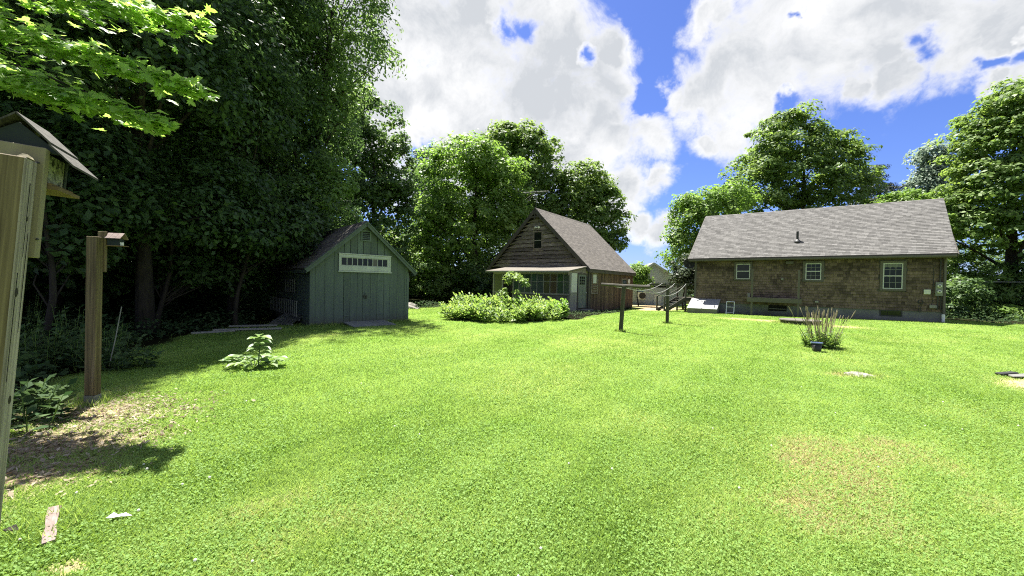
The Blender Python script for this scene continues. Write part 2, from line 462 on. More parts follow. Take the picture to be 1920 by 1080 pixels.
def height(x, y):
    x = np.asarray(x, dtype=float); y = np.asarray(y, dtype=float)
    h = -0.03 * np.clip(y - 19.0, 0, 9)
    h = h + (vnoise(x, y, 2.6, 3) - .5) * .05 * smooth01((y - 3) / 8) + (vnoise(x, y, 0.8, 4) - .5) * .015
    return h


def hz(x, y):
    return float(height(np.array([x]), np.array([y]))[0])


EDGE_Y = np.array([-5, 2.0, 3.0, 4.2, 5.5, 7.0, 9, 11, 12.5, 15, 18, 22, 24.5, 27, 29, 32, 60])
EDGE_X = np.array([-4.4, -4.3, -4.6, -5.3, -6.3, -7.2, -8.2, -8.3, -8.0, -8.4, -7.6, -6.6, -5.6, -4, -2.2, -1.5, -1.5])


def blob(x, y, cx, cy, rx, ry, ang=0.0):
    c, s = math.cos(ang), math.sin(ang); dx = x - cx; dy = y - cy
    return np.exp(-(((dx * c + dy * s) / rx) ** 2 + ((-dx * s + dy * c) / ry) ** 2))


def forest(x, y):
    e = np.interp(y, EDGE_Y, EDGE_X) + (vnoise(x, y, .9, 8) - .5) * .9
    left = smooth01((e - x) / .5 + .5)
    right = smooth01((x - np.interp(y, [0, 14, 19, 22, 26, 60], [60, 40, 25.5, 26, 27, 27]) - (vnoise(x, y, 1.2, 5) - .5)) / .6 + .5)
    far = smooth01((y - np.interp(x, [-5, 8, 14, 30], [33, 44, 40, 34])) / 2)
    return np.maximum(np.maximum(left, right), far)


def litter(x, y):
    v = np.maximum.reduce([blob(x, y, -4.7, 4.25, .8, .5), blob(x, y, -4.1, 3.5, .62, .5), blob(x, y, -3.75, 2.9, .55, .45), .9 * blob(x, y, -3.4, 2.3, .3, .3)])
    return np.clip(v * 1.25 + (vnoise(x, y, .25, 21) - .5) * .5 * (v > .12), 0, 1)


BED = [(0.9, 17.0), (1.9, 16.6), (2.75, 16.6), (4.4, 19.5), (6.9, 24.3), (8.6, 28.2), (9.8, 31), (6, 31), (0, 26), (-1.5, 21)]


def inside(x, y, poly):
    r = np.zeros(np.shape(x), dtype=bool); n = len(poly)
    for i in range(n):
        (x0, y0), (x1, y1) = poly[i], poly[(i + 1) % n]
        c = ((y0 > y) != (y1 > y)) & (x < (x1 - x0) * (y - y0) / (y1 - y0 + 1e-12) + x0)
        r ^= c
    return r


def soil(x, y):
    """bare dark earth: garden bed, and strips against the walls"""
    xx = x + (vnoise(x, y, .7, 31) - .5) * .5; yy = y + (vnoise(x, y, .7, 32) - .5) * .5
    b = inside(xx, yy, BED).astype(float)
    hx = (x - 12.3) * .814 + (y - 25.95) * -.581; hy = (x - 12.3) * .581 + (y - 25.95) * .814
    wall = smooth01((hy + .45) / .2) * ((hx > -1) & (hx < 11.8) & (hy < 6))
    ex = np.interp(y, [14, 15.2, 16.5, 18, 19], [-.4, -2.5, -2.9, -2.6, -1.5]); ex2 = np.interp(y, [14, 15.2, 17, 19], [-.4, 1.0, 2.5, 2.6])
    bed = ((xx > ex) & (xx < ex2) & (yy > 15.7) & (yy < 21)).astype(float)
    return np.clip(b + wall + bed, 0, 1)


def dry(x, y):
    v = .5 * blob(x, y, 2.15, 2.9, .95, .5, .3) + .6 * blob(x, y, 3.2, 3.6, 1.0, .6) + .3 * blob(x, y, 1.0, 5.6, .9, .7) + .4 * blob(x, y, -1.3, 2.7, .7, .4)
    v = v + .4 * blob(x, y, 1.6, 4.4, .6, .4) + .35 * blob(x, y, 5.6, 5.0, 1.2, .8)
    v = v + .9 * np.maximum.reduce([blob(x, y, a, b, 1.0, .9, -.75) for a, b in ((11.35, 19.0), (12.1, 18.2), (12.85, 17.3), (13.4, 16.4), (13.95, 15.9))])
    v = v + 1.0 * blob(x, y, 6.3, 6.95, .6, .22) + .5 * (vnoise(x, y, 1.7, 41) - .45) + .3 * (vnoise(x, y, .5, 42) - .5) + .35 * smooth01((x - 1) / 4) * smooth01((5.5 - y) / 3)
    return np.clip(v, 0, 1)


def tan_dirt(x, y):
    v = 1.5 * blob(x, y, 8.95, 6.35, .75, .5, .4) + np.maximum.reduce([.9 * blob(x, y, a, b, .8, .62, -.75) for a, b in ((11.35, 19.0), (12.1, 18.2), (12.85, 17.3), (13.4, 16.4), (13.95, 15.9))]) * (.55 + .6 * vnoise(x, y, .4, 44)) + .55 * blob(x, y, 2.05, 2.75, .22, .1) + blob(x, y, -2.3, 2.0, .14, .07) + .5 * blob(x, y, 6.3, 6.95, .45, .15)
    v = v + 1.6 * blob(x, y, 10.9, 29.3, 2.3, 1.0, .9) + 1.4 * blob(x, y, 12.0, 33, 2.0, 3.0)
    return np.clip(v * 1.2 - .15, 0, 1)


def build_ground():
    def axis(lo, a, b, hi, fine, n):
        c = np.arange(a, b, fine)
        l = a - (np.geomspace(1, 1 + (a - lo), n) - 1)[1:][::-1]; h = b + (np.geomspace(1, 1 + (hi - b), n) - 1)
        return np.concatenate([l, c, h])
    xs = axis(-900, -14, 26, 900, .16, 26); ys = axis(-300, -2, 36, 1200, .16, 26)
    X, Y = np.meshgrid(xs, ys); x = X.ravel(); y = Y.ravel()
    z = height(x, y)
    nx, ny = len(xs), len(ys)
    i = np.arange(ny - 1)[:, None] * nx + np.arange(nx - 1)[None, :]
    faces = np.stack([i, i + 1, i + 1 + nx, i + nx], -1).reshape(-1, 4)
    m = bpy.data.materials.new('lawn_soil'); m.use_nodes = True; MATS['lawn_soil'] = m
    nt = m.node_tree; L = nt.links.new; b = nt.nodes['Principled BSDF']
    tc = N(nt, 'ShaderNodeTexCoord')

    def noise(s, d=6, r=.6):
        n = N(nt, 'ShaderNodeTexNoise'); n.inputs['Scale'].default_value = s; n.inputs['Detail'].default_value = d; n.inputs['Roughness'].default_value = r
        L(tc.outputs['Object'], n.inputs['Vector']); return n.outputs['Fac']

    def ramp(fac, *st):
        c = N(nt, 'ShaderNodeValToRGB'); e = c.color_ramp.elements
        e[0].position, e[0].color = st[0][0], (*st[0][1], 1); e[1].position, e[1].color = st[-1][0], (*st[-1][1], 1)
        for p, q in st[1:-1]:
            k = e.new(p); k.color = (*q, 1)
        L(fac, c.inputs[0]); return c.outputs[0]

    def mix(fac, a, c):
        n = N(nt, 'ShaderNodeMix'); n.data_type = 'RGBA'; L(fac, n.inputs[0]); L(a, n.inputs[6]); L(c, n.inputs[7]); return n.outputs[2]

    def attr(nm):
        a = N(nt, 'ShaderNodeAttribute'); a.attribute_name = nm; return a.outputs['Fac']

    fine = noise(38, 4, .7)
    g = ramp(fine, (.25, (.098, .172, .028)), (.5, (.142, .227, .045)), (.75, (.2, .287, .075)))
    g2 = ramp(noise(1.3, 5), (.35, (.083, .17, .024)), (.65, (.165, .245, .062)))
    mx = N(nt, 'ShaderNodeMix'); mx.data_type = 'RGBA'; mx.inputs[0].default_value = .45; L(g, mx.inputs[6]); L(g2, mx.inputs[7])
    g = mx.outputs[2]
    g = mix(attr('dry'), g, ramp(fine, (.3, (.15, .15, .04)), (.7, (.36, .32, .13))))
    g = mix(attr('litter'), g, ramp(noise(22, 6, .75), (.33, (.07, .05, .03)), (.5, (.24, .19, .11)), (.68, (.5, .42, .29))))
    g = mix(attr('tan'), g, ramp(noise(14, 6, .7), (.3, (.26, .19, .11)), (.7, (.42, .33, .2))))
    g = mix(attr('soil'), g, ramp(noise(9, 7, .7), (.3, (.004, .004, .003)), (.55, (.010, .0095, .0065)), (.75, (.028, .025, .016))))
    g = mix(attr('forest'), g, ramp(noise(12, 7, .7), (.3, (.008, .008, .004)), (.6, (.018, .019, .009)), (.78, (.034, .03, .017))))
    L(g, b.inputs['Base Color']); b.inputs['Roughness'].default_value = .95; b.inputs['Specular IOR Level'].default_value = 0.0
    bn = N(nt, 'ShaderNodeBump'); bn.inputs['Strength'].default_value = .8; bn.inputs['Distance'].default_value = .03
    L(noise(45, 5, .7), bn.inputs['Height']); L(bn.outputs[0], b.inputs['Normal'])
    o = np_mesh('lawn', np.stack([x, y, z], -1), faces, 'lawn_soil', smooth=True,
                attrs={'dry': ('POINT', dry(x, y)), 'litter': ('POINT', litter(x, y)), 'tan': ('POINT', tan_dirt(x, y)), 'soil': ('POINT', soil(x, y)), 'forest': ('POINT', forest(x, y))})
    tag(o, 'broad sunlit green lawn with dry patches running to the woods', 'lawn', kind='structure')


build_ground()


def G(px, py, z=0.0):
    d = ray(px, py); t = (z - EYE) / d.z
    return Vector((0, 0, EYE)) + d * t


SHED = ((-6.43, 12.26), math.atan2(.675, .738))
GAR = ((-1.29, 29.3), math.atan2(-.59, .807))
HOUSE = ((12.3, 25.95), math.radians(-35.5))


def local(fr, x, y):
    (ox, oy), a = fr; c, s = math.cos(a), math.sin(a); dx = x - ox; dy = y - oy
    return dx * c + dy * s, -dx * s + dy * c


def built_on(x, y):
    r = np.zeros(np.shape(x), dtype=bool)
    for fr, (x0, x1, y0, y1) in ((SHED, (0, 3.4, -.02, 5)), (GAR, (-.4, 7.75, 0, 9)), (GAR, (1.8, 7.75, -2.45, 0)), (HOUSE, (0, 11.6, 0, 7.3))):
        a, b = local(fr, x, y); r |= (a > x0) & (a < x1) & (b > y0) & (b < y1)
    return r


def build_grass():
    def scatter(n, d0, d1, p):
        u = RNG.random(n); d = (d0 ** (1 - p) + u * (d1 ** (1 - p) - d0 ** (1 - p))) ** (1 / (1 - p)) if p != 1 else d0 * (d1 / d0) ** u
        y = d; x = (RNG.random(n) * 2 - 1) * d * 1.42
        return x, y
    x, y = scatter(1050000, 1.5, 30, 0.8)
    bare = np.maximum.reduce([forest(x, y) * .97, litter(x, y) * .85, tan_dirt(x, y) * .95, soil(x, y)])
    keep = (RNG.random(len(x)) > bare) & ~built_on(x, y) & (x < 27)
    x, y = x[keep], y[keep]; n = len(x)
    z = height(x, y); d = y; dr = dry(x, y)
    lush = vnoise(x, y, .35, 51) * .6 + vnoise(x, y, 1.4, 52) * .4
    h = (.014 + .017 * RNG.random(n)) * (.75 + .6 * lush) * (1 + d * .02)
    w = (.0024 + .0016 * RNG.random(n)) * (1 + d * .17)
    ang = RNG.random(n) * 2 * np.pi; lean = .5 + 1.1 * RNG.random(n); la = RNG.random(n) * 2 * np.pi
    bx = np.cos(ang) * w; by = np.sin(ang) * w
    P0 = np.stack([x - bx, y - by, z - .004], -1); P1 = np.stack([x + bx, y + by, z - .004], -1)
    P2 = np.stack([x + np.cos(la) * lean * h, y + np.sin(la) * lean * h, z + h], -1)
    V = np.stack([P0, P1, P2], 1).reshape(-1, 3)
    F = np.arange(n * 3).reshape(n, 3)
    var = np.clip(.30 + .62 * (lush - .5) + .26 * RNG.random(n) ** 1.3 + .05 * np.sin((x * .8 - y * .6) * 11.0 + 2.2 * vnoise(x, y, 1.5, 77)) + .09 * np.sin((x * .8 - y * .6) * 2.3), 0, .74) + dr * (.25 + .45 * RNG.random(n))
    o = np_mesh('lawn_grass', V, F, 'grass_blade', np.clip(var, 0, 1))
    tag(o, 'short mown grass covering the yard', 'grass', kind='stuff')
    # longer tufts the mower missed, round posts, stones and walls
    feet = [(G(170, 757), .14, 260), (G(1163, 622), .14, 260), (G(1251, 606), .15, 260), (G(1500, 607), .85, 700), (G(1608, 703), .3, 420), (G(768, 577), .6, 400), (G(95, 990), .12, 160), (G(1540, 656), .5, 500)]
    xs, ys = [], []
    for g, r, k in feet:
        a = RNG.random(k) * 6.283; q = r * (.9 + .35 * RNG.random(k)); xs.append(g.x + np.cos(a) * q); ys.append(g.y + np.sin(a) * q)
    for fr, x0, x1, yl, k in ((SHED, -.1, 1.0, -.05, 700), (SHED, 2.5, 3.5, -.05, 600), (HOUSE, -.2, 11.6, -.5, 1600), (GAR, 2.0, 7.8, -2.6, 700)):
        (ox, oy), an = fr; c, s_ = math.cos(an), math.sin(an); u = x0 + (x1 - x0) * RNG.random(k); v = yl - .12 * RNG.random(k) ** 2
        xs.append(ox + c * u - s_ * v); ys.append(oy + s_ * u + c * v)
    x = np.concatenate(xs); y = np.concatenate(ys); n = len(x); z = height(x, y); h = .04 + .09 * RNG.random(n) ** 2; w = .003 + .0004 * y
    ang = RNG.random(n) * 6.283; la = RNG.random(n) * 6.283; bx = np.cos(ang) * w; by = np.sin(ang) * w; le = .6 * h
    V = np.stack([np.stack([x - bx, y - by, z - .004], -1), np.stack([x + bx, y + by, z - .004], -1), np.stack([x + np.cos(la) * le, y + np.sin(la) * le, z + h], -1)], 1).reshape(-1, 3)
    o = np_mesh('grass_tufts', V, np.arange(n * 3).reshape(n, 3), 'grass_blade', .1 + .8 * RNG.random(n))
    tag(o, 'longer grass tufts left round posts, stones and walls', 'grass', kind='stuff')
    # clover leaflets and plantain between the blades
    x, y = scatter(120000, 1.5, 9, 1.0)
    cl = vnoise(x, y, .55, 61) * .65 + vnoise(x, y, 1.6, 62) * .5
    bare = np.maximum.reduce([forest(x, y), litter(x, y), tan_dirt(x, y), soil(x, y)])
    keep = (cl > .5 + .25 * RNG.random(len(x)) - .15) & (bare < .35)
    x, y = x[keep], y[keep]; n = len(x); z = height(x, y) + .012 + .02 * RNG.random(n)
    s = (.0035 + .004 * RNG.random(n)) * (1 + .12 * y)
    nrm = unit(np.stack([RNG.normal(0, .45, n), RNG.normal(0, .45, n), np.ones(n)], -1))
    t = unit(np.cross(nrm, RNG.normal(size=(n, 3)))); bt = np.cross(nrm, t)
    C = np.stack([x, y, z], -1); s = s[:, None]
    V = np.stack([C - t * s, C - bt * s * .9, C + t * s, C + bt * s * .9], 1).reshape(-1, 3)
    o = np_mesh('clover', V, np.arange(n * 4).reshape(n, 4), 'clover_leaf', np.clip(.25 + RNG.random(n) * .5 + .1 * cl[keep], 0, 1))
    tag(o, 'low clover leaves mixed through the near lawn', 'clover', kind='stuff')
    # dead leaves and straw by the posts
    n = 6500
    x = -4.4 + RNG.normal(0, .75, n); y = 3.9 + RNG.normal(0, .85, n)
    k = (litter(x, y) > .25 * RNG.random(n)) ; x, y = x[k], y[k]; n = len(x)
    z = height(x, y) + .006 + .02 * RNG.random(n)
    nrm = unit(np.stack([RNG.normal(0, .5, n), RNG.normal(0, .5, n), np.ones(n)], -1)); t = unit(np.cross(nrm, RNG.normal(size=(n, 3)))); bt = np.cross(nrm, t)
    l = (.01 + .024 * RNG.random(n) ** 1.6)[:, None]; wd = l * (.12 + .5 * RNG.random(n)[:, None])
    C = np.stack([x, y, z], -1)
    V = np.stack([C - t * l, C - bt * wd, C + t * l, C + bt * wd], 1).reshape(-1, 3)
    o = np_mesh('leaf_litter', V, np.arange(n * 4).reshape(n, 4), 'leaf_dead', RNG.random(n))
    tag(o, 'dry straw and dead leaves on bare ground by the posts', 'leaf litter', kind='stuff')
    # small white clover heads
    n = 38
    x, y = scatter(n, 1.9, 6, 1.0); k = (np.maximum(forest(x, y), litter(x, y)) < .3); x, y = x[k], y[k]; n = len(x)
    mb = MB()
    for i in range(n):
        r = .006 + .004 * random.random(); c = (x[i], y[i], hz(x[i], y[i]) + .028 + .01 * random.random())
        mb.lathe([(r * .4, -r * .8), (r, -r * .2), (r * .9, r * .4), (r * .3, r * .9)], c, 6)
    mb.build('clover_flowers', 'white_petal', smooth=True, kind='stuff', label='scattered small white clover heads in the near lawn', cat='clover')


build_grass()

# ------------------------------------------------------------------ buildings
def tabs(mb, O, U, V, Nn, lu, lv, course, wmin, wmax, thick, skip=None, rough_edge=0.0, tone=None, butt_shade=False):
    """overlapping shingles: U along the course, V up, Nn outward"""
    O, U, V, Nn = Vector(O), Vector(U).normalized(), Vector(V).normalized(), Vector(Nn).normalized()
    j = 0; v = 0.0
    while v < lv - 1e-4:
        v1 = min(v + course * 1.12, lv)
        u = -random.random() * wmax
        while u < lu:
            wd = random.uniform(wmin, wmax); a = max(u, 0); b = min(u + wd - .004, lu); u += wd
            if b - a < .02: continue
            if skip and skip((a + b) / 2, v + course * .5, a, b, v, v + course): continue
            t = thick * random.uniform(.75, 1.25); dv = random.uniform(-rough_edge, rough_edge)
            p = [O + U * a + V * (v + dv), O + U * b + V * (v + dv), O + U * b + V * v1, O + U * a + V * v1]
            q = [p[0] + Nn * t, p[1] + Nn * t, p[2] + Nn * .002, p[3] + Nn * .002]
            mb.cur = random.random() if tone is None else min(1, max(0, tone((a + b) / 2, v) + random.uniform(-.4, .4)))
            mb.add(q + [p[0], p[1]], [(0, 1, 2, 3), (4, 0, 3), (5, 2, 1)])
            mb.cur = -.38 if butt_shade else mb.cur  # shadow line under each course is painted into the butt-face colour
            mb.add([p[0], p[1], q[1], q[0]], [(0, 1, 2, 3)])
        v += course; j += 1
    mb.cur = .5


def gable_roof(parent, xl, xr, xm, ze, zr, y0, y1, mat, course=.14, thick=.09, both=True):
    """roof with its ridge along y: two slopes, each a slab under shingle tabs"""
    for side, xe in ((0, xl), (1, xr)):
        V = Vector((xm - xe, 0, zr - ze)); lv = V.length; n = Vector((-V.z, 0, V.x)) if side == 0 else Vector((V.z, 0, -V.x))
        n.normalize()
        if n.z < 0: n = -n
        dn = Vector((0, 0, -thick))
        e, r = Vector((xe, 0, ze)), Vector((xm, 0, zr))
        mb = MB()
        mb.hexa([e + dn + Vector((0, y0, 0)), r + dn + Vector((0, y0, 0)), r + dn + Vector((0, y1, 0)), e + dn + Vector((0, y1, 0)),
                 e + Vector((0, y0, 0)), r + Vector((0, y0, 0)), r + Vector((0, y1, 0)), e + Vector((0, y1, 0))])
        ro = mb.build('roof_deck', 'dark_trim', parent)
        mb = MB()
        if side == 0: O, U = e + Vector((0, y1, 0)), (0, -1, 0)
        else: O, U = e + Vector((0, y0, 0)), (0, 1, 0)
        tabs(mb, O + n * .003, U, V, n, y1 - y0, lv - .01, course, .18, .42, .006)
        mb.build('roof_shingles', mat, ro, kind='stuff')
    mb = MB(); k = int((y1 - y0) / .25)
    for i in range(k):
        a = y0 + (y1 - y0) * i / k; b = y0 + (y1 - y0) * (i + 1.1) / k
        mb.cur = random.random(); s = (zr - ze) / abs(xm - xl)
        mb.add([(xm - .13, a, zr - .13 * s + .02), (xm, a, zr + .03), (xm + .13, a, zr - .13 * s + .02), (xm - .13, min(b, y1), zr - .13 * s + .012), (xm, min(b, y1), zr + .02), (xm + .13, min(b, y1), zr - .13 * s + .012)],
               [(0, 1, 4, 3), (1, 2, 5, 4)])
    mb.build('ridge_cap', mat, parent, kind='stuff')


def build_shed():
    (ox, oy), a = SHED
    S = thing('garden_shed', 'small green board shed with steep gable and long narrow window strip', 'shed', (ox, oy, 0), a)
    W, D, ZE, ZR, XM = 3.39, 4.9, 1.88, 3.52, 1.72
    slope = (ZR - ZE) / (1.86)
    top = lambda x: (ZE - .02 + (x + .12) * slope if x < XM else ZE - .02 + (2 * XM - x + .12) * slope) - .02
    # carcass behind the boards
    mb = MB(); mb.prism([(0.02, -.12), (W - .02, -.12), (W - .02, top(W) - .05), (XM, top(XM) - .08), (.02, top(0) - .05)], .03, D)
    mb.build('wall', 'dark_void', S)
    xs = [0.0, .16, .44, .73, 1.03, 1.24, 1.48, 1.67, 1.94, 2.18, 2.43, 2.67, 2.96, 3.26, W]
    wx0, wx1, wz0, wz1 = .85, 2.67, 1.84, 2.39

    def board(x0, x1, z0, name='board', parent=S, zt=None, y0=0.0, g=.009):
        a_, b_ = x0 + g, x1 - g
        za = top(a_) if zt is None else zt; zb = top(b_) if zt is None else zt
        pts = [(a_, z0), (b_, z0), (b_, zb)]
        if zt is None and a_ < XM < b_: pts.append((XM, top(XM)))
        pts.append((a_, za))
        return MB().prism(pts, y0, y0 + .028).build(name, 'shed_green', parent)
    dm = []
    for k, (x0, x1) in enumerate(((1.03, 1.67), (1.67, 2.43))):
        dm.append(MB().box((x0 + .003, .012, .0), (x1 - .003, .026, 1.80)).build('door', 'shed_green', S))
    for i in range(len(xs) - 1):
        x0, x1 = xs[i], xs[i + 1]
        if x1 <= 1.04 or x0 >= 2.42:
            if x1 > wx0 + .02 and x0 < wx1 - .02:
                board(x0, x1, -.08, zt=None)
            else: board(x0, x1, -.08)
        else:
            board(x0, x1, wz1 - .06)
            board(x0, x1, .0, parent=dm[0] if x1 < 1.7 else dm[1], zt=1.79, y0=-.003, g=.006)
            mb = MB().box((x0 + .002, .004, 1.795), (x1 - .002, .028, wz0 + .06)); mb.build('board', 'shed_green', S)
    # battens over the joints of the fixed boards
    for x in xs[1:-1]:
        if x < 1.0 or x > 2.45:
            MB().box((x - .012, -.012, -.07), (x + .012, .002, top(x) - .02)).build('batten', 'shed_green', S)
    # corner boards
    MB().box((-.02, -.014, -.1), (.07, .0, 1.86)).build('corner_board', 'shed_green', S)
    MB().box((W - .07, -.014, -.1), (W + .02, .0, 1.84)).build('corner_board', 'shed_green', S)
    # left wall boards
    y = .02
    mb = MB()
    while y < D:
        mb.box((-.022, y, -.1), (.02, min(y + .235, D), 1.86)); y += .245
    mb.build('side_boards', 'shed_green', S, kind='stuff')
    mb = MB(); y = .02
    while y < D:
        mb.box((W - .02, y, -.1), (W + .018, min(y + .235, D), 1.86)); y += .245
    mb.build('side_boards', 'shed_green', S, kind='stuff')
    # strip window
    wmb = MB()
    wmb.box((wx0, -.05, wz1 - .10), (wx1, -.012, wz1)).box((wx0, -.05, wz0), (wx1, -.012, wz0 + .17)).box((wx0, -.05, wz0 + .172), (wx0 + .085, -.012, wz1 - .102)).box((wx1 - .14, -.05, wz0 + .172), (wx1, -.012, wz1 - .102))
    win = wmb.build('window', 'shed_trim', S, bevel=.006)
    MB().box((wx0 - .02, -.075, wz0 - .045), (wx1 + .02, -.012, wz0 - .003)).build('sill', 'shed_trim', win)
    MB().box((wx0 - .015, -.065, wz1 + .003), (wx1 + .015, -.012, wz1 + .035)).build('head_trim', 'shed_trim', win)
    px0, px1, n = wx0 + .087, wx1 - .142, 9
    for i in range(n):
        a0 = px0 + (px1 - px0) * i / n; a1 = px0 + (px1 - px0) * (i + 1) / n
        MB().box((a0 + .012, -.026, wz0 + .19), (a1 - .012, -.018, wz1 - .12)).build('pane', 'glass_dark' if i != 6 else 'pane_olive', win)
        if i: MB().box((a0 - .011, -.038, wz0 + .173), (a0 + .011, -.016, wz1 - .103)).build('muntin', 'shed_trim', win)
    MB().box((px0, -.034, wz0 + .173), (px1, -.016, wz0 + .189)).box((px0, -.034, wz1 - .119), (px1, -.016, wz1 - .103)).build('sash', 'shed_trim', win)
    # louvred vent in the peak
    vx0, vx1, vz0, vz1 = 1.575, 1.93, 2.88, 3.26
    v = MB().box((vx0, -.04, vz0), (vx0 + .05, -.002, vz1)).box((vx1 - .05, -.04, vz0), (vx1, -.002, vz1)).box((vx0 + .052, -.04, vz1 - .05), (vx1 - .052, -.002, vz1)).box((vx0 + .052, -.04, vz0), (vx1 - .052, -.002, vz0 + .05)).build('vent', 'shed_green', S)
    MB().box((vx0 + .05, -.006, vz0 + .05), (vx1 - .05, -.003, vz1 - .05)).build('vent_backing', 'dark_void', v)
    for i in range(4):
        z = vz0 + .075 + i * .062
        MB().hexa([(vx0 + .052, -.036, z), (vx1 - .052, -.036, z), (vx1 - .052, -.008, z + .032), (vx0 + .052, -.008, z + .032), (vx0 + .052, -.036, z + .01), (vx1 - .052, -.036, z + .01), (vx1 - .052, -.008, z + .042), (vx0 + .052, -.008, z + .042)]).build('louvre', 'shed_green', v)
    # hasp on the doors
    h = MB().box((1.66, -.03, .97), (1.82, -.008, 1.0)).box((1.70, -.035, .90), (1.74, -.01, .98)).box((1.77, -.04, .88), (1.81, -.01, .97))
    h.tube([(1.72, -.03, 1.0), (1.75, -.05, 1.06), (1.73, -.03, 1.09)], .008, 6).build('hasp', 'metal_dark', S)
    for z in (.3, 1.5):
        MB().box((1.05, -.02, z), (1.2, -.008, z + .03)).build('hinge', 'shed_green', S); MB().box((2.27, -.02, z), (2.41, -.008, z + .03)).build('hinge', 'shed_green', S)
    # roof
    gable_roof(S, XM - 1.88, XM + 1.88, XM, ZE, ZR + .04, -.17, D + .15, 'shed_roof_shingle', .14, .05)
    for sx in (-1, 1):
        p0 = Vector((XM + sx * 1.90, -.18, ZE - .085)); p1 = Vector((XM, -.18, ZR + .04 - .075))
        MB().beam(p0, p1, .03, .14, (0, 0, 1)).build('rake_board', 'shed_green', S)
        MB().box((XM + sx * 1.87 - .015, -.14, ZE - .16), (XM + sx * 1.87 + .015, D + .13, ZE - .055)).build('fascia', 'shed_green', S)
        p0.y = -.21; p1.y = -.21; p0.z += .05; p1.z += .05
        MB().beam(p0, p1, .03, .035, (0, 0, 1)).build('rake_trim', 'shed_green', S)
    l = MB().box((W + .025, .1, 1.6), (W + .1, .2, 1.78)); l.lathe([(.03, 0), (.045, .04), (.04, .12), (.02, .14)], (W + .1, .14, 1.5), 10); l.build('wall_lamp', 'metal_dark', S)

    # the ramp in front of the doors
    R = thing('shed_ramp', 'low grey plank ramp lying before the shed doors', 'ramp', (ox, oy, 0), a)
    for i in range(7):
        x0 = 1.02 + i * .205
        MB().hexa([(x0, -1.02 + .03 * (i % 2), .005), (x0 + .198, -1.02 + .02 * (i % 3), .005), (x0 + .198, -.03, .075), (x0, -.03, .075),
                   (x0, -1.02 + .03 * (i % 2), .04), (x0 + .198, -1.02 + .02 * (i % 3), .04), (x0 + .198, -.03, .11), (x0, -.03, .11)]).build('plank', 'ramp_board', R)

    # slatted racks hanging on the left wall
    def rack(name, label, loc, rot, n, hgt, pitch):
        r = thing(name, label, 'slatted rack', loc, rot=rot)
        r.rotation_mode = 'XYZ'
        MB().box((0, -.02, 0), (n * pitch, .0, .04)).build('rail', 'rack_white', r)
        MB().box((0, -.02, hgt - .04), (n * pitch, .0, hgt)).build('rail', 'rack_white', r)
        for i in range(n + 1):
            MB().box((i * pitch - .02, .002, 0), (i * pitch + .02, .022, hgt)).build('slat', 'rack_white', r)
        return r
    fr = Matrix.Translation((ox, oy, 0)) @ Matrix.Rotation(a, 4, 'Z')
    p = fr @ Vector((-.30, .35, .30)); rack('slatted_rack', 'long pale slatted rack standing low along the dark left wall of the shed', p, (0, 0, a + math.pi / 2), 15, .52, .26)
    p = fr @ Vector((-.12, 1.4, 1.05)); rack('slatted_rack', 'short slatted rack hung above the long one on the shed wall', p, (0, 0, a + math.pi / 2), 5, .45, .26)
    # pallet leaning low on the grass
    P = thing('wooden_pallet', 'small slatted pallet tipped on the ground at the shed corner', 'pallet', G(505, 609), rot=(math.radians(24), 0, math.radians(-14)))
    for i in range(7):
        MB().box((i * .13, 0, .04), (i * .13 + .07, .72, .06)).build('slat', 'rack_white', P)
    for y_ in (.02, .34, .64):
        MB().box((-.03, y_, 0), (.88, y_ + .06, .038)).build('bearer', 'weathered_pale', P)
    for i, (q, q2, lab) in enumerate((((358, 627), (440, 622), 'pale short plank lying farthest out on the shaded grass'), ((400, 622), (528, 619), 'long grey plank lying on the grass before the pallet'), ((430, 616), (520, 614), 'weathered plank lying nearest the pallet bearers'))):
        g0, g1 = G(*q), G(*q2)
        c = (g0 + g1) / 2; d = g1 - g0
        o = MB().box((-d.length / 2, -.07, 0), (d.length / 2, .07, .045)).build('plank', 'weathered_pale', loc=(c.x, c.y, .01 + .02 * i), bevel=.004)
        o.rotation_euler = (0, 0, math.atan2(d.y, d.x)); tag(o, lab, 'plank', 'planks lying beside the shed')


build_shed()


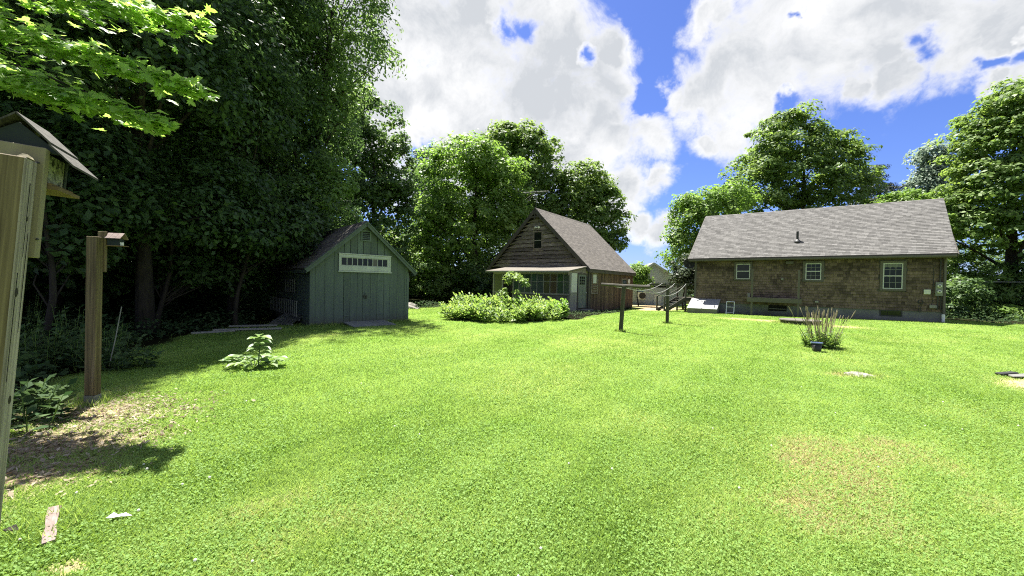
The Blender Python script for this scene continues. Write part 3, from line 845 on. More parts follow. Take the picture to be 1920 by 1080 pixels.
def build_garage():
    (ox, oy), a = GAR
    B = thing('old_cottage', 'weathered brown board cottage with steep gable and glazed front porch', 'cottage', (ox, oy, 0), a)
    XL, XR, XM, ZE, ZR, D = -.38, 7.68, 3.65, 2.66, 6.80, 8.4
    sl_ = (ZR - ZE) / (XR + .1 - XM)
    top = lambda x: ZE - .10 + (min(x, 2 * XM - x) - (XL - .1)) * sl_
    # body
    mb = MB(); mb.prism([(XL, -.5), (XR, -.5), (XR, top(XR)), (XM, top(XM)), (XL, top(XL))], .03, D)
    mb.build('wall', 'dark_void', B)  # near-black backing puts the shadow lines between gable boards into its colour
    # gable boards, lapped, each with its own wavy lower edge
    wx0, wx1, wz0, wz1 = 3.40, 4.19, 3.93, 5.22
    z = 2.70; k = 0
    while z < top(XM) - .15:
        hgt = random.uniform(.24, .30); z1 = min(z + hgt, top(XM) - .02)
        xl = XM - (top(XM) - (z + .02)) / sl_ + .02; xr = 2 * XM - xl
        spans = [(xl, xr)]
        if z < wz1 - .05 and z1 > wz0 + .05: spans = [(xl, wx0 + .02), (wx1 - .02, xr)]
        for (p, q) in spans:
            if q - p < .08: continue
            n = max(2, int((q - p) / .6)); mb = MB()
            ph = random.random() * 9; lo = []
            for i in range(n + 1):
                x = p + (q - p) * i / n
                lo.append((x, z + .022 * math.sin(x * 2.3 + ph) + .012 * random.uniform(-1, 1)))
            V = []; F = []
            for (x, zz) in lo:
                zt = min(z1 + .01, top(x) + .02); zt = max(zt, zz + .01)
                V += [(x, -.07, zz), (x, -.006, zt), (x, 0.0, zz + .028), (x, -.07, zz + .028)]
            for i in range(n):
                o = i * 4
                F += [(o + 3, o + 7, o + 5, o + 1), (o + 2, o + 6, o + 7, o + 3)]
            F += [(3, 1, 2), (n * 4 + 3, n * 4 + 2, n * 4 + 1)]
            mb.cur = random.random(); mb.add(V, F)
            mb.build('siding_board', 'weathered_board', B)
        if len(spans) == 2:
            for c0, c1 in ((z, min(z1, wz0)), (max(z, wz1 + .002), z1)):
                if c1 - c0 > .04: MB().box((wx0, -.05, c0), (wx1, -.004, c1)).build('siding_board', 'weathered_board', B)
        z += hgt
    # gable window
    w = MB().box((wx0, -.075, wz0), (wx0 + .09, -.01, wz1)).box((wx1 - .09, -.075, wz0), (wx1, -.01, wz1)).box((wx0 + .092, -.075, wz1 - .1), (wx1 - .092, -.01, wz1)).box((wx0 + .092, -.075, wz0), (wx1 - .092, -.01, wz0 + .08)).build('window', 'weathered_board', B)
    zm = (wz0 + wz1) / 2 - .03
    MB().box((wx0 + .09, -.055, zm - .022), (wx1 - .09, -.02, zm + .022)).build('meeting_rail', 'weathered_pale', w)
    for (a0, a1) in ((wz0 + .08, zm - .022), (zm + .022, wz1 - .1)):
        MB().box((wx0 + .09, -.03, a0), (wx1 - .09, -.022, a1)).build('pane', 'glass_dark', w)
    # twin floodlight
    fl = MB().box((3.7, -.07, 5.43), (3.86, -.04, 5.52)).build('floodlight', 'pale_plastic', B)
    for sx in (-1, 1):
        MB().tube([(3.78 + sx * .05, -.07, 5.46), (3.78 + sx * .12, -.12, 5.48), (3.78 + sx * .17, -.2, 5.44)], [.03, .05, .075], 10).build('lamp_head', 'white_paint', fl)
    gable_roof(B, XM - 4.22, XM + 4.22, XM, ZE - .12, ZR, -.3, D + .3, 'old_roof_shingle', .145, .07)
    for sx in (-1, 1):
        p0 = Vector((XM + sx * 4.24, -.315, ZE - .25)); p1 = Vector((XM, -.315, ZR - .17))
        MB().beam(p0, p1, .035, .24).build('rake_board', 'dark_trim', B)
        MB().box((XM + sx * 4.2 - .02, -.28, ZE - .36), (XM + sx * 4.2 + .02, D + .28, ZE - .2)).build('fascia', 'dark_trim', B)
    MB().beam((XM - .42, -.30, ZR - .62), (XM + .42, -.30, ZR - .62), .04, .1).beam((XM, -.30, ZR - .2), (XM, -.30, ZR - .8), .05, .07, (0, 1, 0)).build('peak_brace', 'dark_trim', B)

    # right wall: upright boards
    mb = MB(); y = .3
    while y < D:
        wd = random.uniform(.14, .22)
        if not (6.56 < y + wd / 2 < 6.8):
            mb.cur = random.random(); mb.box((XR - .01, y, -.15 - .025 * y), (XR + random.uniform(.018, .03), min(y + wd - .008, D), ZE - .18))
        y += wd
    mb.build('side_boards', 'brown_board', B, kind='stuff')
    MB().box((XR - .02, 6.58, -.3), (XR + .006, 6.78, 1.45)).build('door_gap', 'dark_void', B)
    MB().box((XR - .05, -.05, -.2), (XR + .05, .16, ZE - .2)).build('corner_post', 'dark_trim', B)
    MB().box((XR + .032, .2, -.1), (XR + .05, .27, ZE - .25)).build('downpipe', 'metal_dark', B)
    MB().box((XR - .05, D - .12, -.4), (XR + .04, D + .02, ZE - .2)).build('corner_post', 'brown_board', B)
    MB().box((XR - .02, .3, -.6), (XR + .012, D, -.16)).build('footing', 'concrete', B)
    # small notice frame beside the door
    f = MB().box((XR + .035, .34, .92), (XR + .07, .44, 2.36)).box((XR + .035, 1.26, .92), (XR + .07, 1.36, 2.36)).box((XR + .035, .442, 2.26), (XR + .07, 1.258, 2.36)).box((XR + .035, .442, .92), (XR + .07, 1.258, 1.0)).build('wall_frame', 'weathered_board', B)
    MB().box((XR + .033, .442, 1.0), (XR + .04, 1.258, 2.26)).build('backing', 'brown_board', f)
    MB().box((XR + .04, .62, 1.62), (XR + .06, 1.12, 2.2)).build('pane', 'pale_plastic', f)
    for z in (1.08, 1.24, 1.4):
        MB().box((XR + .04, .6, z), (XR + .06, 1.16, z + .07)).build('slat', 'weathered_board', f)
    w = MB().box((XR + .03, 5.85, 1.5), (XR + .06, 5.95, 2.05)).box((XR + .03, 6.9, 1.5), (XR + .06, 7.0, 2.05)).box((XR + .03, 5.952, 1.96), (XR + .06, 6.898, 2.05)).box((XR + .03, 5.952, 1.5), (XR + .06, 6.898, 1.57)).build('window', 'weathered_board', B)
    MB().box((XR + .031, 5.95, 1.57), (XR + .04, 6.9, 1.96)).build('pane', 'glass_dark', w)
    mb = MB(); n = 14
    mb.prism_x([(7.45 + .2 * math.cos(2 * math.pi * i / n), 1.85 + .2 * math.sin(2 * math.pi * i / n)) for i in range(n)], XR + .035, XR + .06)
    mb.build('round_sign', 'white_paint', B)

    # ---- porch
    PX0, PX1, PY = 1.80, 7.66, -2.43
    # roof of the porch with tin drip edge
    mb = MB(); mb.hexa([(1.34, PY - .32, 2.26), (7.72, PY - .32, 2.26), (7.72, -.05, 2.66), (1.34, -.05, 2.66), (1.34, PY - .32, 2.33), (7.72, PY - .32, 2.33), (7.72, -.05, 2.73), (1.34, -.05, 2.73)])
    pr = mb.build('porch_roof', 'porch_roof', B)
    MB().box((1.36, PY - .345, 2.22), (7.7, PY - .322, 2.325)).build('fascia', 'weathered_pale', pr)
    MB().prism_x([(PY - .3, 2.05), (-.06, 2.05), (-.06, 2.64), (PY - .3, 2.25)], PX1 - .03, PX1 - .005).build('gable_infill', 'weathered_board', pr)
    # frame and glazing
    MB().box((PX0, PY - .03, 2.12), (PX1, PY + .05, 2.255)).build('porch_header', 'weathered_pale', B)
    MB().box((3.46, PY - .06, .86), (PX1 + .02, PY + .05, .96)).build('porch_sill', 'weathered_pale', B)
    MB().box((PX0, PY - .02, .86), (2.57, PY + .05, .93)).build('porch_sill', 'weathered_pale', B)
    x = PX0
    while x < PX1 - .05:
        wd = random.uniform(.17, .24); x1 = min(x + wd - .006, PX1)
        if not (2.57 < (x + x1) / 2 < 3.46):
            MB().box((x, PY - .015, -.12), (x1, PY + .012, .858)).build('board', 'grey_board', B)
        x += wd
    MB().box((PX1 - .08, PY - .05, -.15), (PX1 + .02, PY + .05, 2.12)).build('porch_post', 'weathered_pale', B)
    MB().box((PX0 - .02, PY - .05, -.15), (PX0 + .08, PY + .05, 2.12)).build('porch_post', 'weathered_pale', B)
    MB().box((2.54, PY - .04, -.15), (2.62, PY + .04, 2.12)).build('porch_post', 'weathered_pale', B)
    MB().box((3.44, PY - .04, -.15), (3.52, PY + .04, 2.12)).build('porch_post', 'weathered_pale', B)
    mx = [3.52, 3.94, 4.40, 4.88, 5.32, 5.80, 6.27, 6.76, 7.21, PX1 - .08]
    tones = ['pane_pine', 'pane_fern', 'pane_pine', 'pane_teal', 'pane_slate', 'pane_olive', 'pane_tan', 'pane_fern', 'pane_sage']
    low = ['pane_pine', 'pane_slate', 'pane_sage', 'pane_slate', 'pane_slate', 'pane_olive', 'pane_tan', 'pane_moss', 'pane_sage']
    gl = MB().box((3.52, PY - .02, 1.64), (PX1 - .08, PY + .01, 1.68)).build('porch_window', 'weathered_pale', B)
    for i in range(9):
        MB().box((mx[i] + .02, PY - .006, 1.68), (mx[i + 1] - .02, PY + .002, 2.12)).build('pane', tones[i], gl)
        MB().box((mx[i] + .02, PY - .006, .96), (mx[i + 1] - .02, PY + .002, 1.64)).build('pane', low[i], gl)
        if i: MB().box((mx[i] - .022, PY - .026, .962), (mx[i] + .022, PY + .014, 2.118)).build('mullion', 'weathered_pale', gl)
    MB().box((PX0 + .08, PY - .006, .93), (2.54, PY + .004, 2.12)).build('shutter_panel', 'pane_straw', B)
    MB().box((2.62, PY + .3, -.1), (3.44, PY + .32, 2.2)).build('porch_opening', 'dark_void', B)
    MB().box((PX0, PY + .02, -.3), (PX1 - .05, .02, .02)).build('porch_floor', 'dark_trim', B)
    # right side of the porch: pale panel, boards and the door
    for (y0, y1) in ((-2.38, -2.2), (-2.19, -2.0), (-1.99, -1.8), (-1.79, -1.58)):
        MB().box((PX1 - .02, y0, -.12), (PX1 + .008, y1, .98)).build('board', 'weathered_pale', B)
    MB().box((PX1 - .02, -2.36, .99), (PX1 + .015, -1.56, 1.05)).build('panel_rail', 'weathered_pale', B)
    MB().box((PX1 - .02, -2.30, 1.055), (PX1 + .004, -1.56, 2.2)).build('pale_panel', 'pale_plastic', B)
    d = MB().box((PX1 - .03, -1.42, .06), (PX1 + .01, -.3, 2.14)).build('door', 'door_green', B)
    MB().box((PX1 - .02, -1.52, -.1), (PX1 + .035, -1.425, 2.2)).box((PX1 - .02, -.295, -.1), (PX1 + .035, -.2, 2.2)).box((PX1 - .02, -1.423, 2.145), (PX1 + .035, -.297, 2.22)).build('door_frame', 'dark_trim', B)
    for i in range(3):
        for j in range(3):
            MB().box((PX1 + .011, -1.22 + i * .25, 1.52 + j * .18), (PX1 + .016, -1.22 + i * .25 + .2, 1.52 + j * .18 + .14)).build('pane', 'glass_dark', d)
    for y0 in (-1.28, -.82):
        for z0, z1 in ((.2, .75), (.9, 1.35)):
            MB().box((PX1 + .011, y0, z0), (PX1 + .022, y0 + .36, z1)).build('door_panel', 'door_green', d)
    MB().lathe([(.01, 0), (.02, .03), (.036, .05), (.036, .07), (.01, .09)], (0, 0, 0), 10).build('knob', 'pale_plastic', d, smooth=True, loc=(PX1 + .01, -.42, 1.0)).rotation_euler = (0, math.pi / 2, 0)
    MB().box((PX1 + .0, -1.5, -.2), (PX1 + .5, -.2, -.02)).build('door_step', 'concrete', B)

    # television aerial on the peak
    A = thing('tv_antenna', 'thin old television aerial standing on the cottage peak', 'antenna', Matrix.Translation((ox, oy, 0)) @ Matrix.Rotation(a, 4, 'Z') @ Vector((3.62, -.12, 6.3)), a)
    MB().tube([(0, 0, -.2), (0, 0, 1.78)], .022, 8).build('mast', 'metal_dark', A)
    MB().tube([(-1.12, 0, 1.72), (1.0, 0, 1.58)], .03, 8).build('boom', 'metal_grey', A)
    for i in range(8):
        x = -1.05 + i * .28; l = .75 - .05 * i
        MB().tube([(x, -l, 1.715 - .065 * (x + 1.12)), (x, l, 1.715 - .065 * (x + 1.12))], .009, 6).build('element', 'metal_grey', A)
    MB().tube([(-.95, 0, 1.2), (-.15, 0, 1.6)], .014, 6).tube([(-.85, .1, 1.05), (-.15, 0, 1.55)], .012, 6).build('stay', 'metal_grey', A)
    MB().box((-.12, -.05, 1.2), (.02, .03, 1.34)).build('rotor', 'metal_grey', A)


build_garage()


def build_house():
    (ox, oy), a = HOUSE
    B = thing('shingled_house', 'long low house with brown cedar shingle wall and grey shingle roof', 'house', (ox, oy, 0), a)
    L, D = 11.56, 7.2
    MB().box((0.02, .03, -.7), (L - .02, D - .03, .54)).build('foundation', 'concrete', B)
    mb = MB(); mb.box((0, .02, .54), (L, D, 3.34)); mb.build('wall', 'dark_trim', B)
    for x0, x1 in ((.0, .03), (L - .03, L)):
        MB().prism_x([(0.02, 3.342), (D, 3.342), (D / 2, 6.45)], x0, x1).build('gable_wall', 'brown_board', B)
    wins = [(2.32, 3.29, 2.0, 3.17, 2.43, 3.18, 2.08, 3.04), (5.81, 6.78, 1.97, 3.15, 5.94, 6.66, 2.07, 3.03), (9.12, 10.12, 1.54, 3.13, 9.24, 10.0, 1.64, 3.01)]

    def skip(u, v, a_, b_, v0, v1):
        x = u + .1; z = v + .52
        for w in wins:
            if w[0] < x < w[1] and w[2] - .04 < z < w[3]: return True
        return False
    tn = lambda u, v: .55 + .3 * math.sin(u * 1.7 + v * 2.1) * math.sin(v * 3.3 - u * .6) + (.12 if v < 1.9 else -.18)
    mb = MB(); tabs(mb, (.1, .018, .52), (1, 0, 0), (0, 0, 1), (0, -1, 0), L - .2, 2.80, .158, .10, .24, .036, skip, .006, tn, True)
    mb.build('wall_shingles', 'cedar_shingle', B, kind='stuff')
    MB().box((0, -.02, -.0), (.12, .016, 3.3)).build('corner_board', 'house_trim', B)
    MB().box((L - .12, -.02, .45), (L, .016, 3.3)).build('corner_board', 'house_trim', B)
    # roof
    eL, eR, rL, rR = Vector((-.33, -.4, 3.40)), Vector((11.82, -.4, 3.44)), Vector((.03, 3.6, 6.80)), Vector((12.05, 3.6, 6.72))
    dn = Vector((0, 0, -.06))
    mb = MB(); mb.hexa([eL + dn, eR + dn, rR + dn, rL + dn, eL, eR, rR, rL]); rd = mb.build('roof_deck', 'dark_trim', B)
    U = eR - eL; V = (rL - eL); n = U.cross(V).normalized()
    mb = MB(); tabs(mb, eL + n * .003, U, V, n, U.length - .02, V.length - .01, .142, .12, .34, .014)
    mb.build('roof_shingles', 'roof_shingle', rd, kind='stuff')
    bL, bR = Vector((-.1, 7.6, 3.40)), Vector((12.2, 7.6, 3.40))
    mb = MB(); mb.hexa([bR + dn, bL + dn, rL + dn, rR + dn, bR, bL, rL, rR]); mb.build('roof_back', 'roof_shingle', B)
    mb = MB()
    for i in range(48):
        p = rL.lerp(rR, i / 48); q = rL.lerp(rR, min(1, (i + 1.1) / 48)); mb.cur = random.random()
        mb.add([p + Vector((0, -.14, -.10)), p + Vector((0, 0, .03)), p + Vector((0, .14, -.10)), q + Vector((0, -.14, -.108)), q + Vector((0, 0, .02)), q + Vector((0, .14, -.108))], [(1, 0, 3, 4), (2, 1, 4, 5)])
    mb.build('ridge_cap', 'roof_shingle', B, kind='stuff')
    for f_ in (.36, .53, .6):
        p = rL.lerp(rR, f_); MB().box((p.x - .03, p.y - .03, p.z), (p.x + .05, p.y + .03, p.z + .1)).build('ridge_clip', 'pale_plastic', B)
    for sx, e, r in ((-1, eL, rL), (1, eR, rR)):
        MB().beam(e + Vector((sx * .02, -.01, -.085)), r + Vector((sx * .02, 0, -.085)), .03, .15).build('rake_board', 'dark_trim', B)
    MB().hexa([eL + Vector((.02, .0, -.19)), eR + Vector((-.02, 0, -.19)), eR + Vector((-.02, .025, -.19)), eL + Vector((.02, .025, -.19)), eL + Vector((.02, 0, -.065)), eR + Vector((-.02, 0, -.065)), eR + Vector((-.02, .025, -.065)), eL + Vector((.02, .025, -.065))]).build('fascia', 'house_trim', B)
    MB().hexa([eL + Vector((.02, .03, -.16)), eR + Vector((-.02, .03, -.16)), Vector((11.8, .016, 3.26)), Vector((-.3, .016, 3.24)), eL + Vector((.02, .03, -.13)), eR + Vector((-.02, .03, -.13)), Vector((11.8, .016, 3.29)), Vector((-.3, .016, 3.27))]).build('soffit', 'dark_trim', B)
    MB().beam(eL + Vector((.05, -.06, -.11)), eR + Vector((-.05, -.06, -.11)), .1, .085).build('gutter', 'house_trim', B)
    v = MB(); v.tube([(5.527, .78, 4.35), (5.525, .78, 5.02)], .065, 12); v.lathe([(.2, -.02), (.17, .05), (.075, .16)], (5.527, .78, 4.38), 12); v.build('vent_pipe', 'metal_dark', B)
    # windows
    for i, (tx0, tx1, tz0, tz1, sx0, sx1, sz0, sz1) in enumerate(wins):
        w = MB().box((tx0, -.05, tz0), (sx0 - .002, .012, tz1)).box((sx1 + .002, -.05, tz0), (tx1, .012, tz1)).box((sx0, -.05, sz1 + .002), (sx1, .012, tz1)).box((sx0, -.06, tz0), (sx1, .012, sz0 - .002)).build('window', 'house_trim', B)
        zm = (sz0 + sz1) / 2 + (.02 if i < 2 else 0)
        t = .045
        MB().box((sx0, -.035, sz0), (sx0 + t, .01, sz1)).box((sx1 - t, -.035, sz0), (sx1, .01, sz1)).box((sx0 + t + .001, -.035, sz1 - t), (sx1 - t - .001, .01, sz1)).box((sx0 + t + .001, -.035, sz0), (sx1 - t - .001, .01, sz0 + t)).box((sx0 + t + .001, -.04, zm - .025), (sx1 - t - .001, .008, zm + .025)).build('sash', 'sash_white', w)
        MB().box((sx0 + t, .0, zm + .025), (sx1 - t, .006, sz1 - t)).build('pane', 'glass_dark', w)
        MB().box((sx0 + t, .002, sz0 + t), (sx1 - t, .008, zm - .025)).build('pane', 'glass_dark', w)
        g = MB()
        for k in (1, 2):
            x = sx0 + t + (sx1 - sx0 - 2 * t) * k / 3
            g.box((x - .009, -.008, zm + .026), (x + .009, -.001, sz1 - t - .001)); g.box((x - .009, -.006, sz0 + t + .001), (x + .009, .001, zm - .026))
        for (z0, z1, y_) in ((zm, sz1, -.008), (sz0, zm, -.006)):
            z = (z0 + z1) / 2; g.box((sx0 + t + .001, y_ - .003, z - .009), (sx1 - t - .001, y_ + .006, z + .009))
        if i: g.build('muntins', 'muntin', w)
        if i == 2:
            for k in range(6):
                x = sx0 + .05 + k * .11
                MB().prism([(x, sz1 - .24 + .03 * (k % 2)), (x + .1, sz1 - .24 + .03 * ((k + 1) % 2)), (x + .1, sz1 - .05), (x, sz1 - .05)], -.0055, -.001).build('curtain', 'pane_straw', w)
    # cellar light and crawl opening in the foundation
    h = MB().box((9.17, .0, .2), (9.22, .028, .51)).box((9.98, .0, .2), (10.03, .028, .51)).box((9.222, .0, .2), (9.978, .028, .235)).box((9.222, .0, .475), (9.978, .028, .51)).build('cellar_window', 'metal_dark', B)
    for k in range(3):
        MB().box((9.225 + k * .252, .012, .237), (9.225 + k * .252 + .245, .02, .473)).build('pane', 'glass_dark', h)
    o = MB().box((4.19, .012, .17), (5.1, .028, .62)).build('crawl_opening', 'dark_void', B)
    MB().box((4.22, -.01, .27), (5.05, .01, .32)).build('bar', 'grey_board', o)
    # fittings on the wall
    m = MB().box((11.17, -.12, 1.33), (11.43, -.03, 2.02)).build('meter_box', 'metal_grey', B, bevel=.01)
    for z in (1.83, 1.54):
        q = MB().lathe([(.085, 0), (.085, .05), (.07, .07), (.05, .075)], (0, 0, 0), 16).build('meter', 'pale_plastic', m, loc=(11.3, -.12, z)); q.rotation_euler = (math.pi / 2, 0, 0)
        q2 = MB().box((11.27, -.205, z - .03), (11.33, -.196, z + .03)).build('meter_dial', 'metal_dark', m)
    MB().box((10.77, -.10, 1.40), (11.01, -.03, 1.64)).build('junction_box', 'pale_plastic', B, bevel=.008)
    MB().box((10.98, -.12, .70), (11.24, -.03, .86)).build('cable_box', 'weathered_pale', B, bevel=.008)
    MB().tube([(11.1, -.05, 2.85), (11.1, -.05, 1.0), (11.05, -.06, .86)], .014, 6).build('cable', 'metal_dark', B)
    MB().tube([(11.27, -.06, 1.33), (11.27, -.06, .62)], .03, 8).build('conduit', 'metal_dark', B)
    MB().tube([(11.38, -.06, 1.33), (11.38, -.06, .62)], .025, 8).build('conduit', 'metal_dark', B)
    MB().tube([(11.33, -.06, 2.02), (11.33, -.06, 3.2)], .03, 8).build('conduit', 'metal_dark', B)
    pts = [(10.66 + .1 * math.cos(t) * (1 if t < 6.3 else .7), -.08 - .004 * t, 1.0 + .1 * math.sin(t)) for t in np.linspace(0, 12.2, 30)]
    MB().tube(pts + [(10.62, -.08, .8), (10.6, -.08, .5), (10.66, -.08, .45), (10.68, -.08, .8)], .014, 6).build('hose', 'metal_dark', B)
    MB().box((5.0, -.14, 3.0), (5.36, -.03, 3.16)).build('exhaust_hood', 'house_trim', B)
    MB().box((3.08, -.07, .97), (3.22, -.03, 1.2)).build('outlet_box', 'weathered_pale', B)
    MB().box((4.79, -.07, 2.04), (4.9, -.03, 2.18)).build('outlet_box', 'weathered_pale', B)
    MB().box((6.42, -.07, .77), (6.58, -.03, .87)).build('outlet_box', 'weathered_pale', B)
    dp = MB().tube([(11.48, -.33, 3.27), (11.48, -.1, 3.08), (11.48, -.075, 2.9), (11.48, -.075, .42)], .045, 8).build('downspout', 'house_trim', B)
    MB().tube([(11.48, -.075, .415), (11.48, -.08, -.02)], .06, 8).build('drain_pipe', 'white_paint', dp)
    # satellite dish at the far corner
    ds = thing('satellite_dish', 'dark satellite dish bracketed to the far left corner of the house', 'satellite dish', Matrix.Translation((ox, oy, 0)) @ Matrix.Rotation(a, 4, 'Z') @ Vector((-.42, .25, 3.02)), a)
    q = MB().lathe([(.03, .0), (.2, .02), (.33, .07), (.38, .11), (.385, .105), (.33, .055), (.2, .0), (.03, -.02)], (0, 0, 0), 18).build('reflector', 'metal_dark', ds, smooth=True, loc=(0, 0, .05)); q.rotation_euler = (math.radians(70), 0, math.radians(30))
    MB().tube([(0, 0, 0), (.2, .02, -.35), (.44, -.2, -.4)], .025, 8).build('bracket', 'metal_grey', ds)
    MB().tube([(0, 0, .02), (.15, -.4, -.1)], .012, 6).box((.11, -.46, -.15), (.19, -.38, -.05)).build('feed_arm', 'metal_dark', ds)

    HM = Matrix.Translation((ox, oy, 0)) @ Matrix.Rotation(a, 4, 'Z')
    # remains of a small deck: two tall posts and a ledge
    K = thing('old_deck_frame', 'two tall grey posts carrying a narrow ledge against the shingle wall', 'deck frame', (ox, oy, 0), a)
    MB().box((3.32, -.95, -.3), (3.42, -.85, 2.66)).build('post', 'house_trim', K); MB().box((5.58, -.95, -.3), (5.68, -.85, 2.60)).build('post', 'house_trim', K)
    MB().box((3.12, -1.0, .70), (5.78, -.955, .93)).build('beam', 'house_trim', K)
    for i in range(6):
        MB().box((3.10, -.99 + i * .16, .935), (5.80, -.99 + i * .16 + .15, .965)).build('deck_board', 'house_trim', K)
    for x in (3.6, 4.5, 5.4):
        MB().box((x, -.95, .78), (x + .04, -.05, .932)).build('joist', 'house_trim', K)
    # sloping cellar hatch
    K = thing('cellar_hatch', 'sloping pale metal cellar hatch on a dark kerb by the house', 'cellar hatch', (ox, oy, 0), a)
    MB().prism_x([(-1.48, -.4), (-.03, -.4), (-.03, .70), (-1.48, .14)], -.1, 1.56).build('kerb', 'concrete', K)
    for x0, x1 in ((-.14, .72), (.73, 1.60)):
        MB().hexa([(x0, -1.54, .135), (x1, -1.54, .135), (x1, -.04, .715), (x0, -.04, .715), (x0, -1.54, .175), (x1, -1.54, .175), (x1, -.04, .755), (x0, -.04, .755)]).build('hatch_door', 'bulkhead_metal', K, bevel=.01)
    MB().beam((.725, -1.5, .205), (.725, -.08, .76), .05, .02).build('seam_strip', 'bulkhead_metal', K)
    MB().beam((1.4, -1.4, .26), (1.4, -1.1, .375), .03, .03).build('handle', 'metal_dark', K)
    # white metal frame leaning at the wall
    K = thing('white_metal_frame', 'small white tubular metal frame standing between hatch and ledge', 'metal frame', HM @ Vector((2.0, -.55, -.2)), a)
    for x in (0, .42):
        MB().tube([(x, 0, 0), (x, .02, .75), (x, .1, .83)], .022, 8).build('upright', 'white_paint', K); MB().tube([(x, -.28, 0), (x, .0, .6)], .018, 8).build('leg', 'white_paint', K)
    MB().tube([(0, .1, .83), (.42, .1, .83)], .022, 8).tube([(0, .01, .5), (.42, .01, .5)], .016, 8).tube([(0, 0, .14), (.42, 0, .14)], .016, 8).build('crossbar', 'white_paint', K)
    for x in (0, .42):
        q = MB().lathe([(.09, -.02), (.1, 0), (.09, .02)], (0, 0, 0), 14).build('wheel', 'metal_dark', K, loc=(x + (.03 if x else -.03), .02, .1)); q.rotation_euler = (0, math.pi / 2, 0)
    # entrance steps and landing at the far left end
    K = thing('entrance_steps', 'dark wooden steps with handrail rising to a landing at the house end', 'steps', (10.33, 26.4, hz(10.3, 26.4)), math.radians(5))
    for i in range(5):
        MB().box((.30 + i * .27, -.1, .12 + i * .17), (.30 + i * .27 + .29, .95, .16 + i * .17)).build('tread', 'pole_wood', K)
    for y in (-.14, .97):
        MB().beam((.15, y, .02), (1.65, y, .95), .05, .22).build('stringer', 'pole_wood', K)
    for x, y, z0, z1 in ((.05, -.14, 0, 1.0), (1.55, -.14, 0, 1.95), (.05, .97, 0, 1.0), (1.55, .97, 0, 1.95), (2.6, -.14, 0, 1.95)):
        MB().box((x, y - .045, z0), (x + .09, y + .045, z1)).build('post', 'pole_wood', K)
    for y in (-.14, .97):
        MB().beam((.09, y, 1.0), (1.6, y, 1.9), .06, .05).build('handrail', 'pole_wood', K)
    MB().box((1.5, -.2, .93), (3.3, 1.02, .99)).build('landing', 'pole_wood', K); MB().box((1.5, -.22, .76), (3.3, -.17, .925)).build('rim_joist', 'pole_wood', K)
    MB().beam((1.6, -.14, 1.95), (3.2, -.14, 1.95), .06, .05).beam((1.6, -.14, 1.5), (3.2, -.14, 1.5), .05, .04).build('landing_rail', 'pole_wood', K)
    MB().beam((.4, -.1, .1), (1.6, -.1, .75), .05, .09).build('brace', 'pole_wood', K)


build_house()


def build_barn():
    o = at(1223, 560, 36)
    B = thing('grey_outbuilding', 'far pale grey gabled building between the cottage and the house', 'outbuilding', (o.x, o.y, -.3), math.radians(-8))
    hw, ze, zr, D = 2.9, 2.05, 4.0, 9
    mb = MB(); mb.prism([(-hw, -.3), (hw, -.3), (hw, ze), (0, zr - .12), (-hw, ze)], 0, D); mb.build('wall', 'barn_siding', B)
    for i in range(22):
        z = i * .18; x = hw if z < ze else hw * (zr - .12 - z) / (zr - .12 - ze)
        if x > .1: MB().prism([(-x + .01, z), (x - .01, z), (x - .01, z + .174), (-x + .01, z + .174)] if z + .174 < ze else [(-x + .01, z), (x - .01, z), (max(.02, x - .2), z + .174), (-max(.02, x - .2), z + .174)], -.012, -.002).build('siding_board', 'barn_siding', B)
    for sx in (-1, 1):
        mb = MB(); e = Vector((sx * (hw + .35), 0, ze - .22)); r = Vector((0, 0, zr))
        dn = Vector((0, 0, -.1)); y0, y1 = Vector((0, -.35, 0)), Vector((0, D + .3, 0))
        mb.hexa([e + dn + y0, r + dn + y0, r + dn + y1, e + dn + y1, e + y0, r + y0, r + y1, e + y1]); mb.build('roof', 'barn_roof', B)
        MB().beam(e + Vector((0, -.36, -.07)), r + Vector((0, -.36, -.07)), .03, .16).build('rake_board', 'barn_trim', B)
    MB().box((-hw, -.035, 2.0), (hw, -.021, 2.12)).build('trim_band', 'barn_trim', B)
    MB().box((-hw, -.035, 2.75), (-hw + 4.6, -.021, 2.82)).build('trim_band', 'barn_trim', B) if False else None
    d = MB().box((.18, -.04, 0), (.80, -.022, 1.0)).build('door', 'white_paint', B)
    MB().box((.12, -.045, 0), (.178, -.022, 1.06)).box((.802, -.045, 0), (.86, -.022, 1.06)).box((.12, -.045, 1.062), (.86, -.022, 1.12)).build('door_frame', 'barn_trim', d)
    w = MB().box((-.2, -.04, 1.68), (1.4, -.022, 1.84)).build('window', 'glass_dark', B)
    MB().box((-.24, -.05, 1.84), (1.44, -.022, 1.9)).build('frame', 'barn_trim', w)
    u = MB().box((-1.42, -.4, .55), (-.7, -.03, 1.22)).build('heat_pump', 'white_paint', B)
    q = MB().lathe([(.3, 0), (.3, .03), (.26, .035), (.06, .02)], (0, 0, 0), 18).build('fan_grille', 'metal_dark', u, loc=(-.98, -.405, .88)); q.rotation_euler = (math.pi / 2, 0, 0)


build_barn()

